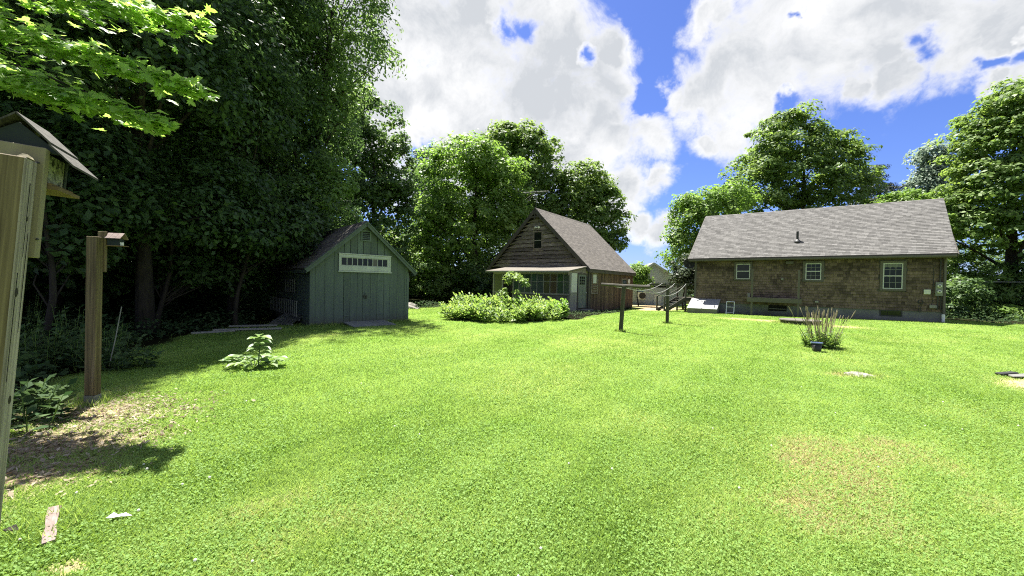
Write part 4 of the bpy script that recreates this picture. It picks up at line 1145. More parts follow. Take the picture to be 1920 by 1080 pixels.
# ------------------------------------------------------------------ posts, feeders, clothes line
def build_posts():
    # near post: leans a little, feeder board behind it
    phi = math.radians(30)
    P = thing('wooden_post', 'thick near timber post with weathered grey side and pale feeder board behind', 'post', (-2.10, 1.50, 0), rot=(math.radians(-1), math.radians(3.4), phi))
    s = .089
    mb = MB(); mb.box((-s, 0, -.3), (0, s, 2.03)); o = mb.build('post', 'treated_post', P, bevel=.004)
    me = o.data; me.materials.append(MATS['grey_post'])
    for p in me.polygons:
        if p.normal.x > .7: p.material_index = 1
    MB().hexa([(-.03, .01, 2.031), (.002, .01, 2.031), (.002, .07, 2.031), (-.03, .07, 2.031), (-.018, .02, 2.047), (-.004, .02, 2.045), (-.004, .06, 2.041), (-.018, .06, 2.048)]).build('splinter', 'pale_board', P)
    MB().box((-.15, s + .002, 1.62), (.018, s + .04, 2.10)).build('feeder_board', 'pale_board', P, bevel=.003)
    for x, z in ((-.09, 2.03), (.0, 2.03), (-.05, 2.0), (.02, 1.7)):
        q = MB().lathe([(.005, 0), (.005, .003), (.002, .005)], (0, 0, 0), 8).build('screw', 'metal_dark', P, loc=(x, s + .0015, z)); q.rotation_euler = (math.pi / 2, 0, 0)
    for y, z, r_ in ((.03, 1.47, .012), (.06, 1.02, .011), (.05, 1.78, .007)):
        q = MB().lathe([(r_, 0), (r_ * .8, .0012), (r_ * .2, .0016)], (0, 0, 0), 10).build('knot', 'bark', P, loc=(0, y, z)); q.rotation_euler = (0, math.pi / 2, 0); q.scale = (1.7, 1, 1)
    for y, z0, z1, w_ in ((.045, 1.62, 1.93, .004), (.022, 1.1, 1.55, .003), (.066, 1.3, 1.72, .0025)):
        MB().hexa([(-.001, y, z0), (.0012, y + .001, z0), (.0012, y + .002, z0), (-.001, y + .001, z0), (-.001, y, z1), (.0012, y, z1), (.0012, y + w_, z1), (-.001, y + w_, z1)]).build('crack', 'dark_void', P)
    # feeder fixed on the far face of the board
    Fm = P.matrix_basis.copy()
    P_loc = Matrix.Translation((-2.10, 1.50, 0)) @ Matrix.Rotation(phi, 4, 'Z') @ Matrix.Rotation(math.radians(3.4), 4, 'Y') @ Matrix.Rotation(math.radians(-1), 4, 'X')
    F = thing('bird_feeder', 'large dark green bird feeder with gabled roof on the near timber post', 'bird feeder', P_loc @ Vector((-.085, s + .045, 1.93)), rot=(math.radians(-1), math.radians(3.4), phi))
    F.scale = (.79, .79, .79)
    w, d = .115, .24
    MB().box((-w, 0, .035), (w, .016, .20)).prism([(-w - .06, .2), (w + .06, .2), (0, .345)], 0, .016).build('end_wall', 'feeder_green', F)
    MB().box((-w, d - .016, .035), (w, d, .20)).prism([(-w - .06, .2), (w + .06, .2), (0, .345)], d - .016, d).build('end_wall', 'feeder_green', F)
    for sx in (-1, 1):
        x = sx * (w - .012)
        MB().box((x - .006, .017, .035), (x + .006, d - .017, .20)).build('seed_panel', 'seed_mesh', F)
        for y0 in (.017, d - .026):
            MB().box((x - .012, y0, .0351), (x + .012, y0 + .009, .2)).build('panel_frame', 'feeder_green', F)
        e = Vector((sx * .235, 0, .135)); r = Vector((sx * .002, 0, .365)); m_ = e.lerp(r, .42)
        for k, (a_, b_, dz) in enumerate(((e, m_.lerp(r, .05), 0.0), (m_, r, .013))):
            n = Vector((.0, 0, .012)); y0, y1 = Vector((0, -.035, dz)), Vector((0, d + .05, dz))
            MB().hexa([a_ + y0, b_ + y0, b_ + y1, a_ + y1, a_ + y0 + n, b_ + y0 + n, b_ + y1 + n, a_ + y1 + n]).build('roof_board', 'feeder_roof', F)
    MB().box((-w - .055, -.0, .0), (w + .055, d + .02, .018)).build('floor', 'feeder_floor', F)
    MB().box((-w - .03, .0, .019), (w + .03, d, .034)).build('floor_tray', 'feeder_floor', F)

    # second post with its small feeder
    g = G(170, 757)
    P2 = thing('wooden_post', 'slim brown timber post with grey foot standing on the straw', 'post', (g.x - .02, g.y, hz(g.x, g.y)), rot=(0, math.radians(.4), math.radians(8)))
    MB().box((-.055, 0, .1), (.055, .089, 2.0)).build('post', 'treated_post', P2, bevel=.004)
    MB().box((-.058, -.003, -.1), (.058, .092, .098)).build('metal_foot', 'metal_grey', P2, bevel=.003)
    MB().box((-.01, .091, 1.58), (.075, .12, 2.07)).build('feeder_board', 'treated_post', P2, bevel=.003)
    F2 = thing('bird_feeder', 'small bird feeder with pale plank roof on the second post', 'bird feeder', Vector((g.x + .03, g.y + .10, 1.895)), rz=math.radians(18)); F2.scale = (.64, .64, .7)
    MB().box((.05, -.01, .0), (.31, .16, .012)).build('floor', 'feeder_floor', F2)
    MB().box((.06, .0, .013), (.24, .012, .13)).box((.06, .14, .013), (.24, .152, .13)).box((.06, .0125, .013), (.072, .1395, .13)).box((.228, .0125, .013), (.24, .1395, .13)).build('seed_box', 'feeder_green', F2)
    for i in range(3):
        x0 = .035 + i * .083
        MB().hexa([(x0, -.05, .125), (x0 + .08, -.05, .125), (x0 + .08, .085, .225), (x0, .085, .225), (x0, -.05, .135), (x0 + .08, -.05, .135), (x0 + .08, .085, .235), (x0, .085, .235)]).build('roof_plank', 'red_plank', F2)
    MB().hexa([(.035, .2, .125), (.284, .2, .125), (.284, .09, .225), (.035, .09, .225), (.035, .2, .135), (.284, .2, .135), (.284, .09, .235), (.035, .09, .235)]).build('roof_back', 'red_plank', F2)
    mb = MB()
    for i in range(4):
        mb.tube([(.262 + i * .015, -.004, .013), (.262 + i * .015, -.004, .07)], .0035, 6)
    mb.tube([(.255, -.004, .04), (.313, -.004, .04)], .0035, 6); mb.build('perch_rack', 'white_paint', F2)

    # thin stick stuck in the brush
    a, b = G(203, 694), at(228, 575, 6.3)
    o = MB().tube([a, a.lerp(b, .5) + Vector((.01, 0, 0)), b], [.008, .007, .006], 6).build('garden_stake', 'weathered_pale')
    tag(o, 'thin pale stake leaning out of the dark undergrowth', 'stake')

    # clothes line
    tops = []
    for k, (px, py, tx, ty, D, lab) in enumerate(((1163, 622, 1170, 536, 12.7, 'nearer dark wooden clothes post with log crossbar'), (1251, 606, 1252.5, 533, 15.95, 'farther dark wooden clothes post, right of the nearer one'))):
        g = G(px, py); t = at(tx, ty, D)
        C = thing('clothes_post', lab, 'clothes post', (g.x, g.y, hz(g.x, g.y)), math.radians(-41), 'posts of the clothes line')
        top = t - C.location; top = Matrix.Rotation(math.radians(41), 3, 'Z') @ top
        MB().beam((0, 0, -.3), top, .105, .105, (0, 1, 0)).build('post', 'pole_wood', C, bevel=.006)
        if k == 0:
            MB().tube([top + Vector((-.85, .06, .04)), top + Vector((0, .07, .0)), top + Vector((.85, .06, -.02))], [.05, .055, .06], 8).build('crossbar', 'pole_wood', C)
        else:
            MB().beam(top + Vector((-.8, .07, -.02)), top + Vector((.8, .07, .0)), .07, .09).build('crossbar', 'pole_wood', C)
        tops.append((C, top))
    R41 = Matrix.Rotation(math.radians(-41), 3, 'Z')
    for i, s_ in enumerate((-.7, -.25, .25, .7)):
        p = Vector(tops[0][0].location) + R41 @ (tops[0][1] + Vector((s_, .06, .05))); q = Vector(tops[1][0].location) + R41 @ (tops[1][1] + Vector((s_, .07, .04)))
        sag = (.18, .26, .34, .42)[i]
        pts = [p.lerp(q, t / 14) - Vector((0, 0, sag * 4 * (t / 14) * (1 - t / 14))) for t in range(15)]
        o = MB().tube(pts, .007, 5).build('clothes_line', 'white_line')
        tag(o, ('tightest pale line strung between the clothes posts', 'second tightest pale line strung between the clothes posts', 'loosely sagging pale line strung between the clothes posts', 'lowest hanging pale line strung between the clothes posts')[i], 'clothes line', 'lines of the clothes line')

    # boards, stones and small things on the lawn
    a, b = G(90, 1024), G(100, 962)
    mb = MB(); n = 5
    L_ = (b - a).length; V = []; F = []
    for i in range(n + 1):
        t = L_ * i / n; w0 = .026 + .004 * math.sin(i * 2.1); V += [(t, -w0, 0), (t, w0 * .9, 0), (t, w0 * .9, .02 + .006 * (i % 2)), (t, -w0, .022)]
    for i in range(n):
        o = i * 4; F += [(o, o + 4, o + 5, o + 1), (o + 1, o + 5, o + 6, o + 2), (o + 2, o + 6, o + 7, o + 3), (o + 3, o + 7, o + 4, o)]
    F += [(0, 1, 2, 3), (n * 4 + 3, n * 4 + 2, n * 4 + 1, n * 4)]
    mb.add(V, F); o = mb.build('wood_scrap', 'red_plank', loc=(a.x, a.y, hz(a.x, a.y) + .002)); o.rotation_euler = (0, math.radians(-2), math.atan2(b.y - a.y, b.x - a.x))
    tag(o, 'pinkish weathered board scrap lying in the near grass', 'board')
    g = G(222, 977)
    mb = MB(); mb.add([(-.055, -.01, .012), (-.02, -.022, .02), (.03, -.012, .026), (.055, .012, .02), (.03, .018, .03), (-.01, .008, .022), (-.05, .02, .03)], [(0, 1, 5, 6), (1, 2, 4, 5), (2, 3, 4)])
    mb.add([(-.07, -.01, .010), (-.02, -.022, .017), (.03, -.012, .023), (.075, .012, .017), (.03, .018, .027), (-.01, .008, .019), (-.05, .02, .027)], [(6, 5, 1, 0), (5, 4, 2, 1), (4, 3, 2)])
    tag(mb.build('dead_leaf', 'white_paint', loc=(g.x, g.y, hz(g.x, g.y) + .01)), 'bleached curled dead leaf on the near lawn', 'leaf')
    g = G(20, 1002)
    mb = MB(); mb.add([(-.05, 0, .01), (0, -.02, .02), (.05, 0, .012), (0, .025, .03)], [(0, 1, 2, 3)]); mb.add([(-.05, 0, .006), (0, -.02, .015), (.05, 0, .008), (0, .025, .025)], [(3, 2, 1, 0)])
    tag(mb.build('dead_leaf', 'bark', loc=(g.x, g.y, hz(g.x, g.y) + .01)), 'dark curled dead leaf by the foot of the near post', 'leaf')

    def rock(name, label, cat, loc, size, mat, seed, flat=.5):
        r = random.Random(seed); V = []; F = []; n, m = 12, 6
        for j in range(m + 1):
            ph = math.pi * .52 * j / m
            for i in range(n):
                t = 2 * math.pi * i / n; k = 1 + r.uniform(-.16, .16)
                V.append((size[0] * math.sin(ph) * math.cos(t) * k, size[1] * math.sin(ph) * math.sin(t) * k, size[2] * math.cos(ph) * (1 + r.uniform(-.1, .1))))
        for j in range(m):
            for i in range(n):
                F.append((j * n + i, (j + 1) * n + i, (j + 1) * n + (i + 1) % n, j * n + (i + 1) % n))
        mb = MB(); mb.add(V, F); o = mb.build(name, mat, loc=loc); return tag(o, label, cat)
    g = G(1608, 703); rock('lawn_rock', 'flat pale rock showing through the right lawn', 'rock', (g.x, g.y, hz(g.x, g.y) - .01), (.27, .17, .055), 'pale_stone', 4)
    g = G(768, 577); rock('boulder', 'pale pointed boulder just behind the right side of the shed', 'boulder', (g.x, g.y, hz(g.x, g.y) - .05), (.55, .5, .42), 'pale_stone', 9)
    g = G(1912, 709)
    o = MB().hexa([(-.19, -.06, .0), (.3, -.1, .02), (.3, .1, .02), (-.14, .06, .0), (-.19, -.06, .022), (.3, -.1, .045), (.3, .1, .055), (-.14, .06, .032)]).build('flat_stone', 'concrete', loc=(g.x, g.y, hz(g.x, g.y) + .02), bevel=.008)
    tag(o, 'thin grey slab on bare dirt at the right edge', 'stone')
    o = MB().hexa([(-.16, -.02, 0), (.16, -.02, .02), (.16, .1, .02), (-.16, .1, 0), (-.2, -.02, .04), (.13, -.02, .075), (.13, .1, .07), (-.18, .1, .04)]).build('rubber_flap', 'metal_dark', loc=(g.x - .02, g.y + .12, hz(g.x, g.y) + .01), bevel=.01)
    tag(o, 'dark curled flap lying behind the grey slab', 'flap')
    # round well cover
    g = G(1500, 607)
    K = thing('well_cover', 'low round concrete well cover on the lawn before the house', 'well cover', (g.x, g.y, hz(g.x, g.y)))
    MB().lathe([(.72, -.2), (.72, .13)], (0, 0, 0), 28).build('ring', 'pole_wood', K); MB().lathe([(.76, .131), (.78, .15), (.77, .185), (.1, .2)], (0, 0, 0), 28).build('lid', 'old_lid', K)
    # tub beside the flowering clump
    g = G(1531, 660)
    K = thing('plant_bucket', 'dark bucket with blue rim in front of the dry stalks', 'bucket', (g.x, g.y, hz(g.x, g.y)))
    MB().lathe([(.08, 0), (.085, .01), (.105, .2)], (0, 0, 0), 18).build('bucket', 'metal_dark', K, smooth=True); MB().lathe([(.103, .201), (.122, .205), (.124, .228), (.104, .231), (.096, .21)], (0, 0, 0), 18).build('rim', 'blue_plastic', K)
    # wires on the right
    for k, (y0, lab) in enumerate(((526, 'thin pale wire crossing low before the right trees'), (521, 'thinner dark wire just above the pale one'))):
        a, b = at(1772, y0 + (k * 10), 27), at(2050, y0 + 3, 24)
        c = a.lerp(b, .5) - Vector((0, 0, .05))
        tag(MB().tube([a, c, b], .014 - .005 * k, 5).build('utility_wire', 'white_line' if k == 0 else 'metal_grey'), lab, 'wire')


build_posts()

# ------------------------------------------------------------------ leaves
STAR = []
for ang, r in ((-90, .10), (-50, .42), (-32, .22), (-8, .62), (14, .38), (28, .68), (50, .36), (72, .72), (90, 1.0), (108, .72), (130, .36), (152, .68), (166, .38), (188, .62), (212, .22), (230, .42)):
    t = math.radians(ang); STAR.append((r * math.cos(t) * .55, r * math.sin(t) * .55 + .06))
STAR = np.array(STAR)


def frame_from(nrm, rng):
    t = unit(np.cross(nrm, rng.normal(size=nrm.shape))); return t, np.cross(nrm, t)


def leaf_quads(C, nrm, size, rng, aspect=.55, bend=.0):
    """kite-shaped leaves centred on C"""
    t, b = frame_from(nrm, rng); s = size[:, None]
    return np.stack([C - t * s * .5, C - b * s * aspect * .5 - t * s * .08 + nrm * s * bend, C + t * s * .5, C + b * s * aspect * .5 - t * s * .08 + nrm * s * bend], 1).reshape(-1, 3)


def lobe_leaves(lobes, n, clump_r, size, rng, per=26, flat=.62, shell=.62, up=.75, low=-.5, droop=0.0):
    """leaves in many small domed sprays spread through a crown made of lobes (cx,cy,cz,rx,ry,rz)"""
    L = np.array(lobes, dtype=float)
    vol = (L[:, 3] * L[:, 4] + L[:, 3] * L[:, 5] + L[:, 4] * L[:, 5]); p = vol / vol.sum()
    nc = max(1, n // per); k = rng.choice(len(L), nc, p=p)
    d = unit(rng.normal(size=(nc, 3)))
    flip = d[:, 2] < low; d[flip, 2] *= -.6; d = unit(d)
    r = shell + (1.04 - shell) * rng.random(nc) ** .6
    cc = L[k, :3] + d * r[:, None] * L[k, 3:6]
    cs = clump_r * (.55 + .9 * rng.random(nc))
    # a few gaps in the crown, and some sprays that stick out
    hk = rng.choice(len(L), max(3, len(L)), p=p); hd = unit(rng.normal(size=(len(hk), 3)))
    keep = np.ones(nc, dtype=bool)
    for q in range(len(hk)):
        hc = L[hk[q], :3] + hd[q] * L[hk[q], 3:6] * .85; keep &= np.linalg.norm(cc - hc, axis=1) > .34 * L[hk[q], 3:6].mean()
    out = rng.random(nc) < .14; cc[out] += d[out] * (.22 * L[k[out], 3:6].mean(1))[:, None]
    cc, d, k, cs = cc[keep], d[keep], k[keep], cs[keep]; nc = len(cc)
    ctone = rng.random(nc)
    m = per + rng.integers(-per // 3, per // 3 + 1, nc); idx = np.repeat(np.arange(nc), m); N_ = len(idx)
    e = unit(rng.normal(size=(N_, 3)) + d[idx] * .55 + np.array([0, 0, .35]))
    rr = .45 + .6 * rng.random(N_)
    off = e * rr[:, None] * cs[idx][:, None]; off[:, 2] *= flat
    if droop: off[:, 2] -= droop * (off[:, 0] ** 2 + off[:, 1] ** 2) / cs[idx]
    C = cc[idx] + off
    nrm = unit(e * .8 + np.array([0, 0, up * .8]) + rng.normal(0, .42, (N_, 3)) + d[idx] * .25)
    sz = size * (.65 + .7 * rng.random(N_))
    var = np.clip(.08 + .45 * rng.random(N_) + .5 * ctone[idx], 0, 1)
    return C, nrm, sz, var, cc


def trunk_limbs(mb, base, top, r0, targets, rng, bend=.3, nseg=7, limb_r=.3):
    base, top = Vector(base), Vector(top); pts = []; rad = []
    ph = rng.random() * 6
    for i in range(nseg + 1):
        t = i / nseg; p = base.lerp(top, t) + Vector((math.sin(t * 5 + ph), math.cos(t * 4 + ph), 0)) * bend * t * (1 - t) * 2
        pts.append(p); rad.append(r0 * (1 - .8 * t) * (1.25 if i == 0 else 1))
    mb.tube(pts, rad, 8)
    for q in targets:
        q = Vector(q); t = min(.95, max(.18, (q.z - base.z) / max(.1, (top.z - base.z)) - .22)); i = min(nseg - 1, int(t * nseg)); s = pts[i].lerp(pts[i + 1], t * nseg - i)
        r = max(.012, r0 * (1 - .8 * t) * limb_r * 1.3)
        m_ = s.lerp(q, .5) + Vector((rng.normal() * .12, rng.normal() * .12, .12 * (q - s).length * .4))
        mb.tube([s, m_, q], [r, r * .6, r * .18], 5, cap=False)


def tree(name, label, cat, base, top, r0, lobes, n, clump_r, size, leaf, seed, group=None, per=26, flat=.62, shell=.6, up=.75, low=-.5, droop=0.0, limbs=14, aspect=.55, bark='bark'):
    rng = np.random.default_rng(seed)
    T = thing(name, label, cat, base, group=group)
    b = np.array(base)
    L = [(l[0] - b[0], l[1] - b[1], l[2] - b[2], *l[3:]) for l in lobes]
    C, nrm, sz, var, cc = lobe_leaves(L, int(n * 1.25), clump_r * 1.3, size * 1.2, rng, int(per * 1.9), flat, shell, up, low, droop)
    V = leaf_quads(C, nrm, sz, rng, aspect, .06)
    np_mesh('crown', V, np.arange(len(V)).reshape(-1, 4), leaf, var, T)
    mb = MB(); tt = cc[rng.choice(len(cc), min(limbs, len(cc)), replace=False)]
    top = Vector(top) - Vector(base)
    trunk_limbs(mb, (0, 0, -.2), top, r0, [tuple(q) for q in tt], rng)
    mb.build('trunk', bark, T, smooth=True)
    return T


def px_lobes(spec):
    """(px, py, distance, half width in px, half height in px, depth factor)"""
    out = []
    for s in spec:
        px, py, D, rx, rz = s[:5]; k = D / FPX; c = at(px, py, D); f = s[5] if len(s) > 5 else 1.0
        out.append((c.x, c.y, c.z, rx * k, rx * k * f, rz * k))
    return out


def auto_lobes(x, y, z0, z1, R, n, rng, top_taper=.6):
    out = []
    for i in range(n):
        t = (i + .5) / n; z = z0 + (z1 - z0) * t; a = i * 2.4 + rng.random(); rr = R * (1 - top_taper * t ** 2) * (.75 + .35 * rng.random())
        o = rr * .5
        out.append((x + math.cos(a) * o, y + math.sin(a) * o, z, rr * .62, rr * .62, (z1 - z0) / n * 1.05))
    return out


def ground_at(x, y):
    return (x, y, hz(x, y))


def build_trees():
    r = np.random.default_rng(5)
    # the dark wood on the left: trees one by one
    wood = 'tall trees of the left wood'
    spec = [  # x, y, crown bottom, top, radius, leaves, size, label
        (-10.9, 7.6, 3.0, 15, 2.6, 30000, .125, 'tall dark tree at the left edge behind the near bird feeder'),
        (-9.7, 10.2, 2.6, 17, 3.0, 40000, .125, 'tall dark tree whose trunk stands right of the small bird feeder'),
        (-10.3, 14.2, 2.8, 18, 3.4, 38000, .14, 'high dark tree in the wood left of the shed roof'),
        (-10.8, 18.3, 2.8, 19, 3.3, 34000, .15, 'high dark tree in the wood just behind the shed'),
        (-17.5, 10.5, 2.0, 17, 3.4, 11000, .27, 'background tree of the wood behind the near feeder board'),
        (-18.5, 15.5, 1.5, 19, 3.8, 12000, .28, 'background tree of the wood between the two leading trunks'),
        (-18.5, 21.5, 1.5, 20, 3.8, 12000, .28, 'background tree of the wood behind the low spreading branches'),
        (-15.5, 25.5, 1.5, 20, 3.6, 12000, .28, 'background tree of the wood rising behind the shed roof'),
        (-14.6, 12.3, 1.3, 15, 3.0, 9000, .27, 'middle tree of the wood filling the gap left of the thick trunk'),
        (-14.0, 17.5, 1.2, 14, 2.9, 9000, .27, 'middle tree of the wood filling the gap beside the shed eaves'),
        (-14.2, 8.4, 1.2, 13, 2.9, 9000, .27, 'middle tree of the wood showing between the two posts'),
        (-24, 18, 1.0, 18, 4.5, 8000, .36, 'far dim tree deep in the wood at left'),
        (-23, 27, 1.0, 20, 4.8, 8000, .36, 'far dim tree deep in the wood behind the shed'),
        (-25, 11, 1.0, 16, 4.0, 6000, .36, 'far dim tree deep in the wood behind the near post'),
    ]
    for i, (x, y, z0, z1, R, n, s, lab) in enumerate(spec):
        tree('woodland_tree', lab, 'tree', ground_at(x, y), (x + r.normal() * .4, y, z1 * .92), .14 + .012 * R, auto_lobes(x, y, z0, z1, R, 9, r), n, .55 if i < 4 else .85, s, 'leaf_woods', 100 + i, wood, per=30, shell=.4, low=-.7, limbs=16)
    # loose light tree whose top leans out over the sky
    L = px_lobes([(640, 30, 18, 85, 60), (690, 90, 18, 50, 55), (600, 130, 18, 90, 80), (618, 220, 18, 46, 60), (560, 230, 18, 90, 80), (566, 330, 18, 50, 60), (600, -60, 18, 110, 70), (540, 60, 18, 90, 90), (500, 330, 18, 70, 80), (640, 150, 18, 48, 50), (690, -40, 18, 60, 50)])
    x, y = -10.0, 18.4
    tree('leafy_tree', 'tall loose-leaved tree leaning out against the clouds above the shed', 'tree', ground_at(x, y), (-8.6, 18.0, 14), .3, L, 17000, .5, .19, 'leaf_woods_light', 201, per=18, flat=.9, shell=.25, up=.3, droop=.5, limbs=34, aspect=.38)
    # round dark maple behind the shed
    L = px_lobes([(690, 260, 31, 62, 75), (725, 330, 31, 48, 75), (700, 420, 31, 68, 90), (735, 440, 31, 40, 80), (660, 350, 31, 60, 110), (690, 500, 31, 75, 50), (640, 240, 31, 40, 60), (670, 200, 31, 36, 40)])
    g = at(705, 560, 31); tree('round_maple', 'dense dark round maple standing right behind the shed', 'tree', ground_at(g.x, g.y), (g.x - .3, g.y, 12), .3, L, 24000, .62, .26, 'leaf_dark', 202, per=30, shell=.62)
    # trees behind the cottage
    L = px_lobes([(885, 330, 37, 75, 62), (850, 370, 37, 65, 75), (930, 360, 37, 55, 70), (880, 440, 37, 95, 80), (840, 470, 37, 60, 80), (940, 450, 37, 50, 80), (890, 310, 37, 42, 46), (865, 520, 37, 75, 45), (820, 420, 37, 38, 60)])
    g = at(890, 565, 37); tree('bright_maple', 'broad bright green maple left of the cottage gable', 'tree', ground_at(g.x, g.y), (g.x, g.y, 13), .35, L, 34000, .68, .27, 'leaf_bright', 203, per=32, shell=.64)
    L = px_lobes([(960, 290, 44, 55, 55), (1000, 310, 44, 48, 55), (940, 265, 44, 30, 34), (1015, 360, 44, 42, 60), (970, 390, 44, 70, 90), (1010, 430, 44, 50, 60), (990, 275, 44, 28, 28)])
    g = at(985, 565, 44); tree('tall_maple', 'tallest dark green maple rising behind the cottage peak', 'tree', ground_at(g.x, g.y), (g.x, g.y, 17), .4, L, 26000, .8, .32, 'leaf_maple', 204, per=32, shell=.62)
    L = px_lobes([(1095, 355, 43, 42, 42), (1120, 390, 43, 40, 50), (1080, 400, 43, 40, 60), (1140, 425, 43, 28, 42), (1100, 440, 43, 55, 50), (1145, 450, 43, 24, 36)])
    g = at(1110, 565, 43); tree('small_maple', 'smaller rounded maple right of the cottage roof ridge', 'tree', ground_at(g.x, g.y), (g.x, g.y, 11), .3, L, 17000, .7, .31, 'leaf_maple', 205, per=30, shell=.62)
    L = px_lobes([(810, 320, 48, 34, 48), (795, 360, 48, 26, 60), (815, 400, 48, 34, 60)])
    g = at(805, 565, 48); tree('grey_green_tree', 'thin grey green tree showing left of the bright maple', 'tree', ground_at(g.x, g.y), (g.x, g.y, 13), .25, L, 7000, .7, .33, 'leaf_silver', 206, per=22, shell=.4)
    L = px_lobes([(845, 440, 46, 60, 60), (900, 450, 46, 60, 60), (870, 520, 46, 80, 50), (800, 500, 46, 40, 50)])
    g = at(860, 565, 46); tree('shade_tree', 'dark tree mostly hidden behind the bright maple', 'tree', ground_at(g.x, g.y), (g.x, g.y, 9), .25, L, 12000, .8, .32, 'leaf_dark', 214, per=28, shell=.5)
    # low trees and bushes under them
    for k, (px, py, D, rx, rz, leaf, lab) in enumerate(((790, 520, 33, 40, 45, 'leaf_bright', 'light green bush at the foot of the maples right of the shed'), (835, 540, 34, 38, 32, 'leaf_maple', 'dark bush under the bright maple left of the flower bed'), (765, 480, 36, 40, 60, 'leaf_maple', 'half hidden bush between shed gable and bright maple'), (1197, 520, 33.5, 15, 24, 'leaf_bright', 'bright bush peeping out behind the right end of the cottage'), (905, 530, 33, 50, 40, 'leaf_dark', 'dark bush directly behind the left end of the porch'))):
        L = px_lobes([(px, py, D, rx, rz), (px - rx * .4, py + rz * .4, D, rx * .7, rz * .7), (px + rx * .4, py + rz * .5, D, rx * .7, rz * .6)])
        g = at(px, 570, D); b = ground_at(g.x, g.y); tree('bush', lab, 'bush', b, (g.x, g.y, L[0][2]), .06, L, 4200, .4, .2, leaf, 220 + k, 'bushes below the back trees', per=24, shell=.4, limbs=8)
    # behind the house
    L = px_lobes([(1475, 275, 46, 55, 52), (1440, 320, 46, 55, 50), (1520, 300, 46, 60, 50), (1410, 355, 46, 42, 40), (1570, 320, 46, 45, 46), (1600, 350, 46, 34, 40), (1490, 350, 46, 80, 50), (1450, 400, 46, 70, 40), (1555, 385, 46, 60, 35), (1470, 240, 46, 28, 26), (1585, 285, 46, 22, 22)])
    g = at(1500, 560, 46); tree('great_maple', 'great spreading maple rising behind the house roof', 'tree', ground_at(g.x, g.y), (g.x, g.y, 16), .5, L, 32000, .85, .33, 'leaf_maple', 207, per=34, shell=.66, flat=.5)
    L = px_lobes([(1330, 400, 34, 44, 40), (1300, 430, 34, 40, 50), (1275, 480, 34, 26, 50), (1370, 380, 34, 36, 30), (1310, 490, 34, 40, 45), (1290, 395, 34, 20, 26)])
    g = at(1305, 560, 34); tree('feathery_tree', 'light feathery green tree at the left end of the house', 'tree', ground_at(g.x, g.y), (g.x, g.y, 6.5), .16, L, 16000, .5, .22, 'leaf_bright', 208, per=20, flat=1.1, shell=.5, up=.4)
    L = px_lobes([(1290, 505, 30.5, 24, 28), (1276, 530, 30.5, 18, 22), (1302, 535, 30.5, 22, 26)])
    g = at(1282, 565, 30.5); tree('dark_bush', 'dark leaved bush behind the clothes lines and steps', 'bush', ground_at(g.x, g.y), (g.x, g.y, 2.6), .08, L, 5000, .35, .17, 'leaf_purple', 209, per=22, shell=.45, limbs=8)
    L = px_lobes([(1640, 345, 50, 22, 14), (1645, 365, 50, 34, 14), (1642, 388, 50, 44, 14), (1640, 322, 50, 11, 14), (1640, 405, 50, 48, 14)])
    g = at(1640, 560, 50); tree('pine', 'dark bluish pine between the great maple and the open sky', 'tree', ground_at(g.x, g.y), (g.x, g.y, 17), .3, L, 9000, .7, .34, 'leaf_conifer', 210, per=22, flat=.3, shell=.3, aspect=.22)
    L = px_lobes([(1745, 300, 52, 26, 26), (1765, 330, 52, 32, 34), (1735, 350, 52, 26, 30), (1710, 385, 52, 26, 22), (1750, 390, 52, 36, 36)])
    g = at(1750, 560, 52); tree('silvery_tree', 'pale silvery tree beyond the right end of the roof', 'tree', ground_at(g.x, g.y), (g.x, g.y, 19), .3, L, 9500, .8, .34, 'leaf_silver', 211, per=20, shell=.25)
    L = px_lobes([(1690, 385, 47, 32, 26), (1665, 395, 47, 26, 20), (1715, 400, 47, 26, 20)])
    g = at(1690, 560, 47); tree('low_tree', 'low light green tree just above the right roof ridge', 'tree', ground_at(g.x, g.y), (g.x, g.y, 11), .2, L, 5000, .7, .3, 'leaf_bright', 212, per=24, shell=.4)
    # the huge tree on the right
    L = px_lobes([(1905, 235, 27, 75, 55), (1882, 290, 27, 68, 60), (1940, 300, 27, 90, 90), (1852, 350, 27, 56, 50), (1900, 380, 27, 100, 60), (1834, 395, 27, 36, 45), (1850, 440, 27, 70, 45), (1935, 450, 27, 85, 60), (1818, 430, 27, 26, 40), (1985, 230, 27, 90, 90), (1925, 190, 27, 50, 36), (2020, 380, 27, 90, 120)])
    g = at(1890, 570, 28); tree('large_tree', 'huge layered green tree filling the right edge of the view', 'tree', ground_at(g.x, g.y), (g.x, g.y, 12.5), .42, L, 52000, .6, .24, 'leaf_maple', 213, per=34, flat=.4, shell=.68, up=.9, limbs=20)
    for k, (px, py, D, rx, rz, n, leaf, lab) in enumerate(((1800, 560, 26, 42, 38, 4200, 'leaf_dark', 'dark bush beside the right corner of the house'), (1850, 545, 27, 46, 48, 5200, 'leaf_maple', 'tall thicket bush under the huge right tree'), (1905, 540, 27, 50, 46, 5000, 'leaf_dark', 'shaded bush at the right edge under the huge tree'), (1790, 500, 29, 34, 40, 4000, 'leaf_maple', 'leafy bush seen over the dark one by the house corner'), (1872, 590, 25, 26, 12, 1800, 'leaf_bright', 'low bright sunlit bush on the lawn edge at far right'), (1915, 595, 24.4, 22, 13, 1600, 'leaf_bright', 'second low sunlit bush cut by the right picture edge'), (1960, 540, 26, 60, 60, 4000, 'leaf_dark', 'dark bush mostly outside the right side'), (1850, 490, 33, 70, 62, 5500, 'leaf_dark', 'tall dark bush closing the gap under the huge tree crown'), (1945, 480, 33, 66, 66, 5500, 'leaf_maple', 'tall leafy bush behind the trunk of the huge right tree'))):
